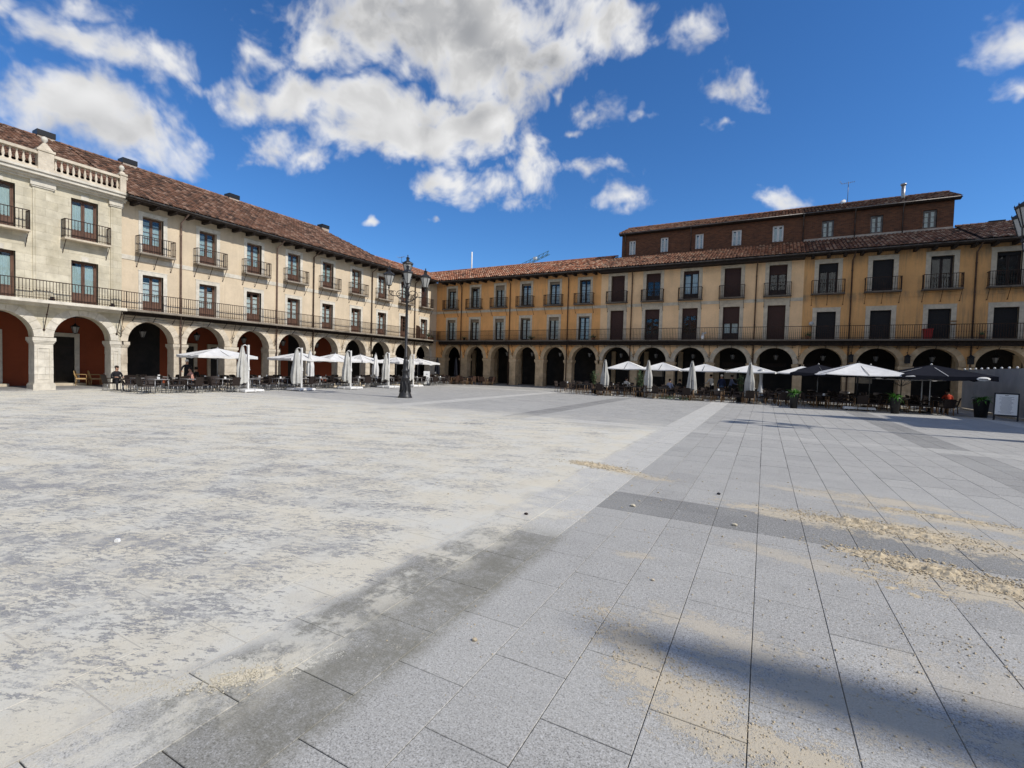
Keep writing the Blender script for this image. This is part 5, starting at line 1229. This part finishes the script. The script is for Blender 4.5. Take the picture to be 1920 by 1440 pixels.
def bush(loc, label, seed, h=1.9, r0=.42):
    r_ = random.Random(seed); t = thing('bushy_pot_plant', label, 'potted plant', loc, 0, 'tall leafy plants on the shaded terrace')
    part('planter', MB().lathe([(.2, 0), (.26, .35), (.28, .4), (.24, .4), (0, .36)], 16).mesh('planter', M['pot']), t)
    st = MB(); lf = MB()
    for i in range(12):
        a = r_.uniform(0, 6.3); rr = r_.uniform(.05, r0); top = h * r_.uniform(.6, 1); p0 = Vector((0, 0, .36)); p2 = Vector((rr * math.cos(a), rr * math.sin(a), top)); p1 = (p0 + p2) / 2 - Vector((rr * .2 * math.cos(a), rr * .2 * math.sin(a), 0))
        st.tube([p0, p1, p2], [.012, .009, .004], 4)
        for k in range(34):
            f = r_.uniform(.25, 1); q = p0.lerp(p1, f * 2) if f < .5 else p1.lerp(p2, f * 2 - 1); blade(lf, tuple(q), r_.uniform(0, 6.3), r_.uniform(.14, .28), r_.uniform(-.02, .16), r_.uniform(.016, .032), r_.uniform(0, .12), 0, 3)
    part('stems', st.mesh('stems', M['stem']), t); part('foliage', lf.mesh('foliage', M['shrub']), t)
bush((20.35, -5.9, 0), 'tall bushy green plant at the left end of the shaded terrace', 1); bush((23.95, -6.2, 0), 'tall leafy plant beside the second closed grey parasol', 2, 2.0); bush((30.75, -6.0, 0), 'tall leafy grey green plant left of the fourth closed grey parasol', 3, 2.15, .5)
mb = MB(); r_ = random.Random(5)
for i in range(150): blade(mb, (r_.uniform(-1.05, .9), r_.uniform(-.2, .2), r_.uniform(.0, .12)), r_.uniform(0, 6.3), r_.uniform(.12, .3), r_.uniform(.05, .25), r_.uniform(.01, .022), r_.uniform(.0, .15), 0, 3)
t = thing('fallen_plant', 'low heap of green branches lying before the shaded terrace', 'plant', (26.95, -8.75, 0)); part('foliage', mb.mesh('foliage', M['shrub']), t)
mb = MB()
for i in range(0): mb.tube([(r_.uniform(-1, .8), r_.uniform(-.2, .2), .03), (r_.uniform(-1, .8), r_.uniform(-.2, .2), r_.uniform(.05, .2))], .01, 4)
part('stems', mb.mesh('stems', M['stem']), t)

# ------------------------------------------------------------------ boards, hoarding, gallery clutter
t = thing('menu_board', 'folding black framed menu board with a white printed sheet at the right edge', 'menu board', (42.4, -10.75, 0), math.radians(-20))
fr = MB().box(-.42, -.37, -.02, .02, 0, 1.32).box(.37, .42, -.02, .02, 0, 1.32).box(-.37, .37, -.02, .02, 1.26, 1.32).box(-.37, .37, -.02, .02, .22, .28)
TM = Matrix.Translation((0, -.12, 0)) @ Matrix.Rotation(math.radians(-9), 4, 'X')
fr2 = MB(); fr2.add(fr.v, fr.f, 0, False, .5, TM); part('front_frame', fr2.mesh('front_frame', M['blackmetal']), t)
fr3 = MB(); fr3.add(fr.v, fr.f, 0, False, .5, Matrix.Translation((0, .3, 0)) @ Matrix.Rotation(math.radians(9), 4, 'X')); fr3.box(-.37, .37, -.01, .01, .28, 1.26, 0, Matrix.Translation((0, .3, 0)) @ Matrix.Rotation(math.radians(9), 4, 'X')); part('rear_frame', fr3.mesh('rear_frame', M['blackmetal']), t)
sh_ = part('printed_sheet', MB().box(-.37, .37, -.012, .012, .28, 1.26, 0, TM).mesh('printed_sheet', M['paper']), t)
mb = MB().box(-.06, .06, -.015, -.0125, 1.19, 1.215, 0, TM)
for i in range(17): z_ = 1.12 - i * .048; wl = random.Random(i).uniform(.14, .26); mb.box(-wl, wl, -.0155, -.0125, z_, z_ + .011, 0, TM)
part('print', mb.mesh('print', M['greyink']), t)
t = thing('white_sign_board', 'upright white notice board standing among chairs right of the lamp post', 'sign', (5.3, -8.0, 0), math.radians(42))
part('panel', MB().box(-.27, .27, -.03, .03, .12, 1.3).mesh('panel', M['paper']), t); part('foot', MB().box(-.3, .3, -.12, .12, 0, .12).mesh('foot', M['blackmetal']), t); mb = MB().box(-.08, .08, -.035, -.031, 1.0, 1.06)
for i in range(5): mb.box(-.12, .12, -.035, -.031, .5 - i * .06, .515 - i * .06)
part('print', mb.mesh('print', M['greyink']), t)
t = thing('grey_hoarding', 'tall grey metal site hoarding along the right edge of the terrace', 'hoarding', (43.3, -1.2, 0))
for i in range(13):
    y1 = -i * 1.0; part('hoarding_panel', MB().box(-.02 - .004 * (i % 2), .02, y1 - .995, y1 - .005, .12, 2.52).mesh('hoarding_panel', M['hoard']), t)
part('kerb_rail', MB().box(-.12, .1, -13, 0, 0, .1).mesh('kerb_rail', M['greytrim']), t)
kn = MB().lathe([(0, 0), (.05, .03), (.06, .07), (.04, .11), (0, .13)], 8).mesh('lamp_knob', M['white'])
for i in range(14): part('lamp_knob', kn, t, loc=(-.02, -.3 - i * .93, 2.5))
part('notice', MB().box(-.03, -.026, -9.4, -9.0, 2.0, 2.2).mesh('notice', M['ink']), t)
rp = part('rear_post', MB().box(.02, .08, -12.9, -12.8, 0, 2.5).box(.02, .08, -6.5, -6.4, 0, 2.5).mesh('rear_post', M['zinc']), t)
# gallery clutter
o = thing('white_dove_ornament', 'white dove shaped ornament on the gallery rail of the pale yellow building', 'ornament', (27.5, -.45, ZG), 0, None, MB().lathe([(.12, 0), (.16, .12), (.13, .3), (.06, .42), (.08, .5), (.05, .58), (0, .6)], 12).lathe([(0, 0), (.05, .05), (.09, .2), (0, .3)], 8, M=Matrix.Translation((.05, 0, .42)) @ Matrix.Rotation(.9, 4, 'Y')).mesh('white_dove_ornament', M['white']))
t = thing('globe_lamp', 'round white globe lamp on a post on the right gallery', 'lamp', (34.95, -.4, ZG)); part('globe', MB().lathe([(0, -.17), (.12, -.12), (.17, 0), (.12, .12), (0, .17)], 16, M=Matrix.Translation((0, 0, 1.15))).mesh('globe', M['frost']), t); part('stand', MB().tube([(0, 0, 0), (0, 0, 1.0)], .02, 6).mesh('stand', M['iron']), t)
r_ = random.Random(8)
def gplant(x, y, lab, sx=.25, h=.4, pot='clay', green='shrub', rot=False):
    t = thing('gallery_plant', lab, 'potted plant', (x, y, ZG), 0, 'plant pots on the gallery'); part('pot', MB().lathe([(.09, 0), (.13, .22), (.14, .25), (0, .22)], 10).mesh('pot', M[pot]), t); mb = MB()
    for i in range(70): blade(mb, (r_.uniform(-.5, .5) * sx, r_.uniform(-.1, .1), .2), r_.uniform(0, 6.3), r_.uniform(.08, sx + .1), r_.uniform(.05, h), r_.uniform(.012, .025), r_.uniform(0, .15), 0, 3)
    part('foliage', mb.mesh('foliage', M[green]), t)
gplant(34.75, -.4, 'plant in a clay pot below the globe lamp on the right gallery', .3, .5); gplant(44.3, -.4, 'dark plant pot beside the downpipe at the right end of the gallery', .15, .4); gplant(11.9, -.4, 'bushy plant behind the gallery rail below the fourth far window', .5, .3, 'pot'); gplant(4.0, -.4, 'dark plants on the gallery between the first two far windows', .5, .3, 'pot'); gplant(18.2, -.4, 'dry plant on the gallery at the end of the ochre house', .4, .4); gplant(.32, -1.05, 'clay potted plant on the gallery in the inner corner', .15, .4); gplant(.35, -1.75, 'tall plant on the gallery just left of the inner corner', .15, .7)
o = thing('red_bin', 'dark red bin standing on the right gallery', 'bin', (41.6, -.35, ZG), 0, None, MB().frus(-.2, .2, -.17, .17, 0, .62, -.03, -.02).box(-.26, .26, -.21, .21, .62, .68).mesh('red_bin', M['redplastic']))
o = thing('wooden_privacy_screen', 'dark wooden privacy screen standing across the left gallery near the corner', 'screen', (.3, -3.35, ZG), 0, None, MB().prism([(-.28, 0), (.28, 0), (.28, 1.1), (.1, 1.3), (-.28, 1.4)], -.02, .02, 0, Matrix.Rotation(math.radians(90), 4, 'X')).mesh('wooden_privacy_screen', M['wood']))
for x, z in ((42.95, 5.75), (42.95, 5.55)): thing('house_plaque', 'upper small brass plaque beside a right gallery window' if z > 5.6 else 'lower small brass plaque beside a right gallery window', 'plaque', (x, -.03, z), 0, None, MB().box(-.17, .17, -.015, .0, -.05, .05).mesh('house_plaque', M['bamboo']))
for i, x in enumerate((37.45, 40.62, 43.85)):
    mb = MB().box(-.14, .14, -.14, .14, 0, .45).frus(-.19, .19, -.19, .19, .45, .6, .15, .15).tube([(0, .3, .75), (0, 0, .75), (0, 0, .6)], .02, 5)
    thing('wall_lantern', f'black wall lantern on the {ORD[i]} pier behind the black parasols', 'lantern', (x, -.32, 2.9), 0, 'lanterns on the right piers', mb.mesh('wall_lantern', M['blackmetal']))

# ------------------------------------------------------------------ loose sand, crumbs and litter
M['sand'] = varied('damp_sand', (0.56, 0.475, 0.34), (0.45, 0.37, 0.25), 30, 0.95, bd=.004)
M['drysand'] = varied('dry_sand', (0.60, 0.54, 0.42), (0.5, 0.45, 0.34), 30, 0.95, bd=.004)
def ico():
    bm2 = bmesh.new(); bmesh.ops.create_icosphere(bm2, subdivisions=1, radius=1); vs = [tuple(v.co) for v in bm2.verts]; fs = [tuple(v.index for v in f.verts) for f in bm2.faces]; bm2.free(); return vs, fs
IV, IF = ico()
OV = [(1, 0, 0), (-1, 0, 0), (0, 1, 0), (0, -1, 0), (0, 0, 1), (0, 0, -1)]; OF = [(0, 2, 4), (2, 1, 4), (1, 3, 4), (3, 0, 4), (2, 0, 5), (1, 2, 5), (3, 1, 5), (0, 3, 5)]
def crumbs(name, label, pts, m, kind=None, big=True, mounds=()):
    mb = MB()
    from mathutils import noise as mn
    for (cx, cy, rx, ry, ang, n, smin, smax) in mounds:
        NX, NY = 90, 26; vs = []; fs = []
        for j in range(NY + 1):
            for i in range(NX + 1):
                a = (i / NX * 2 - 1) * 1.35; b = (j / NY * 2 - 1) * 1.5; x = cx + a * rx * math.cos(ang) - b * ry * math.sin(ang); y = cy + a * rx * math.sin(ang) + b * ry * math.cos(ang)
                e = max(0, 1 - (abs(a) / 1.3) ** 2 - (abs(b) / 1.4) ** 2); q = max(0.0, mn.fractal(Vector((x * 9, y * 9, 3.1)), 0.8, 2.1, 4) * .5 + .5); q2 = max(0.0, mn.noise(Vector((x * 3, y * 5, 7.7))) * .5 + .5)
                h = smax * 2.4 * e * (q ** 1.5) * (.3 + q2) - .011 - .012 * (e < .02)
                vs.append((x, y, h))
        for j in range(NY):
            for i in range(NX): k = j * (NX + 1) + i; fs.append((k, k + 1, k + NX + 2, k + NX + 1))
        mb.add(vs, fs, 0, False)
    for (x, y, r) in pts:
        V_, F_ = (IV, IF) if (big and r > .012) else (OV, OF)
        q = [(x + v[0] * r * ru(.7, 1.3), y + v[1] * r * ru(.7, 1.3), .001 + (v[2] * .6 + .35) * r * ru(.7, 1.2)) for v in V_]; mb.add(q, F_, 0, False)
    o = mb.build(name, M[m], kind=kind); o['label'] = label
    return o
rr_ = random.Random(77)
def heap(cx, cy, rx, ry, ang, n, smin, smax, z=0):
    out = []
    for i in range(n):
        a = rr_.gauss(0, .48); b = rr_.gauss(0, .48); x = a * rx; y = b * ry; s_ = smin + (smax - smin) * rr_.random() ** 3
        out.append((cx + x * math.cos(ang) - y * math.sin(ang), cy + x * math.sin(ang) + y * math.cos(ang), s_))
    return out
def pile(name, label, spec, m, cat='sand pile', mound=0.0):
    pts = []
    for s_ in spec:
        s2 = list(s_); s2[5] = int(s_[5] * 3.2); s2[6] = s_[6] * .4; s2[7] = s_[7] * .5; s2[2] *= 1.1; s2[3] *= 1.35; pts += heap(*s2)
    mounds = [s_ for s_ in spec if s_[5] >= 300]
    o = crumbs(name, label, pts, m, kind='stuff', mounds=mounds)
    return o
pile('sand_heap', 'small tan sand heap lying on the pale side of the light paving band', [(29.75, -32.95, .5, .16, -.15, 900, .006, .035), (30.4, -33.2, .7, .16, -.25, 350, .004, .015)], 'sand')
pile('sand_heap', 'scattered tan sand heap behind the dark paving band at the right', [(34.0, -34.45, .9, .25, -.12, 1500, .005, .028), (33.2, -34.3, .5, .18, -.2, 300, .004, .012)], 'sand')
pile('sand_heap', 'lumpy tan sand heap in front of the dark paving band at the right', [(34.15, -35.75, .75, .2, -.2, 1300, .005, .034), (34.6, -36.05, .5, .12, -.3, 400, .005, .03), (33.75, -36.3, .5, .25, -.6, 400, .004, .014)], 'sand')
pile('sand_heap', 'thin far line of sand crumbs at the right edge', [(34.9, -33.4, 1.1, .14, -.12, 450, .005, .022), (33.4, -32.7, .8, .12, -.2, 200, .004, .012)], 'sand')
pile('sand_heap', 'pale sand lump with small clods lying in the lower left foreground', [(30.08, -40.12, .2, .07, .9, 420, .004, .018), (29.75, -40.42, .3, .08, .7, 160, .003, .01)], 'drysand')
fore = []
for s_ in [(32.3, -38.75, .9, .25, -.42, 900, .0025, .009), (33.0, -39.3, .7, .25, -.35, 700, .0025, .009), (33.4, -38.2, .8, .7, -.3, 420, .0025, .011), (31.7, -38.3, .45, .22, -.5, 350, .002, .008), (32.4, -37.0, 1.4, 1.2, 0, 260, .003, .011), (33.9, -37.3, .6, .5, 0, 260, .003, .012), (31.2, -38.9, 1.2, .8, 0, 110, .003, .009), (31, -34, 3, 3, 0, 170, .006, .016), (27, -37, 5, 4, .3, 160, .004, .012)]: fore += heap(*s_)
o = crumbs('sand_grains', 'x', fore, 'sand', kind='stuff'); del o['label']
for i, (x, y, s_, lab, mm) in enumerate(((32.37, -35.4, .035, 'pale round pebble on the dark band near its middle', 'drysand'), (31.1, -35.3, .04, 'pale pebble just before the left end of the dark band', 'drysand'), (31.02, -39.1, .022, 'small tan stone in the lower middle foreground', 'sand'), (32.05, -33.9, .035, 'dark flat chip on the right paving beyond the dark band', 'lampiron'), (30.05, -36.45, .03, 'dark curled leaf on the dusty light band', 'darkwood'), (31.85, -37.5, .02, 'small grey stone above the soft shadow', 'greytrim'))):
    V_ = [(v[0] * s_ * ru(.8, 1.2), v[1] * s_ * ru(.7, 1.1), (v[2] + .7) * s_ * .55) for v in IV]; mb = MB().add(V_, IF, 0, False); thing('pebble', lab, 'pebble', (x, y, 0), 0, None, mb.mesh('pebble', M[mm]))
o = thing('white_crumpled_paper', 'small white cube of crumpled paper on the sandy left side', 'litter', (27.05, -39.54, 0), .6, None, MB().frus(-.022, .022, -.018, .018, 0, .03, .006, .004).mesh('white_crumpled_paper', M['paper']))

# ------------------------------------------------------------------ people
def person(loc, rz, pose, label, top, legs, hair, shoes='black', sleeve=True, hs=1.0, bald=False):
    V_ = []; E_ = []; Rr = []
    def v(x, y, z, r, par=None):
        V_.append((x, y, z)); Rr.append(r)
        if par is not None: E_.append((par, len(V_) - 1))
        return len(V_) - 1
    sit = pose.startswith('sit'); hz = .50 if sit else .93   # facing -y
    pel = v(0, 0, hz, .15); lean = {'sit': -.03, 'sitlean': -.12, 'stand': 0, 'standlean': -.12}[pose]
    w1 = v(0, lean * .4, hz + .16, .135, pel); ch_ = v(0, lean * .8, hz + .36, .155, w1); nb = v(0, lean, hz + .50, .085, ch_); nk = v(0, lean - .01, hz + .57, .055, nb)
    hd = v(0, lean - .03, hz + .67, .085, nk); hd2 = v(0, lean - .035, hz + .76, .095, hd); hd3 = v(0, lean - .03, hz + .83, .06, hd2); ns = v(0, lean - .135, hz + .70, .014, hd)
    for s_ in (-1, 1):
        sh = v(.18 * s_, lean, hz + .46, .062, nb)
        if pose in ('sit', 'sitlean'): el = v(.25 * s_, lean - .08, hz + .2, .045, sh); wr = v(.16 * s_, lean - .3, hz + .24, .033, el); hn = v(.13 * s_, lean - .38, hz + .24, .034, wr); fd = Vector((-.2 * s_, -1, 0)).normalized()
        elif pose == 'standlean': el = v(.27 * s_, lean - .12, hz + .22, .045, sh); wr = v(.22 * s_, lean - .36, hz + .16, .033, el); hn = v(.2 * s_, lean - .44, hz + .14, .034, wr); fd = Vector((-.2 * s_, -1, -.2)).normalized()
        else: el = v(.25 * s_, lean + .03, hz + .18, .045, sh); wr = v(.26 * s_, lean - .06, hz - .06, .033, el); hn = v(.26 * s_, lean - .08, hz - .14, .034, wr); fd = Vector((0, -.15, -1)).normalized()
        H = Vector(V_[hn]); side = Vector((0, 1, 0)) if abs(fd.z) > .5 else Vector((1, 0, 0))
        for q, L_ in enumerate((.065, .078, .074, .058)):
            o1 = H + side * (.012 * (q - 1.5)) * 1.5 + fd * .05; a1 = v(*o1, .0085, hn); v(*(o1 + fd * L_ * .6 + Vector((0, -.01, -.012))), .0075, a1)
        v(*(H + side * .035 * (-s_) + fd * .03 + Vector((0, 0, .01))), .009, hn)
        hp_ = v(.09 * s_, 0, hz - .03, .105, pel)
        if sit: kn = v(.13 * s_, -.42, hz + .02, .068, hp_); an = v(.13 * s_, -.42 if pose == 'sit' else -.36, .1, .045, kn)
        else: kn = v(.10 * s_, -.03, .5, .065, hp_); an = v(.11 * s_, .02, .1, .043, kn)
        A_ = Vector(V_[an]); v(A_.x, A_.y - .14, .045, .04, an)
    me = bpy.data.meshes.new('body'); me.from_pydata(V_, E_, []); tmp = bpy.data.objects.new('tmp', me); COL.objects.link(tmp)
    sk = tmp.modifiers.new('s', 'SKIN'); sk.use_smooth_shade = True
    for i, r in enumerate(Rr): me.skin_vertices[0].data[i].radius = (r * (1.0 if i not in (0, 1, 2) else 1.15), r * (1.0 if i not in (0, 1, 2) else .8))
    me.skin_vertices[0].data[0].use_root = True
    sb_ = tmp.modifiers.new('u', 'SUBSURF'); sb_.levels = 1; sb_.render_levels = 1
    dg = bpy.context.evaluated_depsgraph_get(); out = bpy.data.meshes.new_from_object(tmp.evaluated_get(dg)); bpy.data.objects.remove(tmp)
    out.materials.clear()
    for n_ in ('skin', top, legs, shoes): out.materials.append(M[n_])
    for p in out.polygons:
        c = p.center
        hand = any((c - Vector(V_[i])).length < .15 for i in range(len(V_)) if .0065 < Rr[i] < .0095)
        if c.z > hz + .545 + (0.02 if abs(c.x) < .07 else 9): i_ = 0
        elif hand: i_ = 0
        elif c.z < .09: i_ = 3
        elif (c.z < hz + .06 and abs(c.x) < .22 and not (pose in ('sit', 'sitlean') and c.z > hz + .13)) : i_ = 2
        else: i_ = 1
        p.material_index = i_; p.use_smooth = True
    t = thing('person', label, 'person', loc, rz); part('body', out, t)
    hm = MB(); hv = []
    cap = MB().lathe([(.085, -.06), (.102, .0), (.1, .04), (.07, .085), (.0, .105)], 14, M=Matrix.Translation((0, lean - .015, hz + .755)) @ Matrix.Diagonal((.9, 1.08, 1, 1)))
    if not bald: part('hair', cap.mesh('hair', M[hair]), t)
    fc = MB()
    for s_ in (-1, 1): fc.lathe([(0, -.008), (.011, 0), (0, .008)], 6, M=Matrix.Translation((.032 * s_, lean - .122, hz + .735)))
    fc.box(-.022, .022, lean - .125, lean - .118, hz + .662, hz + .670); part('face_features', fc.mesh('face_features', M['darkhair']), t)
    return t
f = lambda d: math.radians(d)
person((29.45, -4.9, 0), f(190), 'stand', 'standing man in a navy jumper and blue jeans seen from behind between parasols', 'navy', 'jeans', 'whitehair', 'shoe')
person((29.95, -4.3, 0), f(100), 'standlean', 'standing person in a grey blue shirt beside the man in jeans', 'blueshirt', 'darktrousers', 'darkhair')
person((28.75, -4.1, 0), f(230), 'standlean', 'standing person with white sleeves leaning left of the man in jeans', 'whiteshirt', 'darktrousers', 'darkhair')
person((22.55, -4.75, 0), f(160), 'sit', 'seated person in a white shirt under the leftmost right-hand parasol', 'whiteshirt', 'darktrousers', 'darkhair')
person((25.85, -4.75, 0), f(170), 'sit', 'seated person in a pale blue shirt near the second closed grey parasol', 'palblue', 'darktrousers', 'darkhair')
person((26.5, -4.5, 0), f(140), 'sit', 'seated person in black beside the person in pale blue', 'black', 'darktrousers', 'darkhair')
person((41.15, -7.4, 0), f(190), 'sitlean', 'seated person in a red orange top at the right end of the terrace', 'redtop', 'darktrousers', 'darkhair')
person((2.6, -26.6, 0), f(60), 'standlean', 'standing white haired waiter in black below the leftmost open parasol', 'black', 'darktrousers', 'whitehair')
person((3.5, -26.75, 0), f(0), 'sitlean', 'seated woman in a coral top before the white haired person', 'coral', 'darktrousers', 'darkhair')
person((2.3, -25.9, 0), f(-60), 'sit', 'seated person in black just right of the white haired person', 'black', 'darktrousers', 'darkhair')
person((1.9, -29.75, 0), f(90), 'sit', 'seated dark haired woman in black at the left end of the sunlit terrace', 'black', 'black', 'darkhair')
person((-2.3, -27.8, .06), f(0), 'sit', 'seated person in pale clothes in the arcade shade behind the stone pier', 'whiteshirt', 'black', 'darkhair')
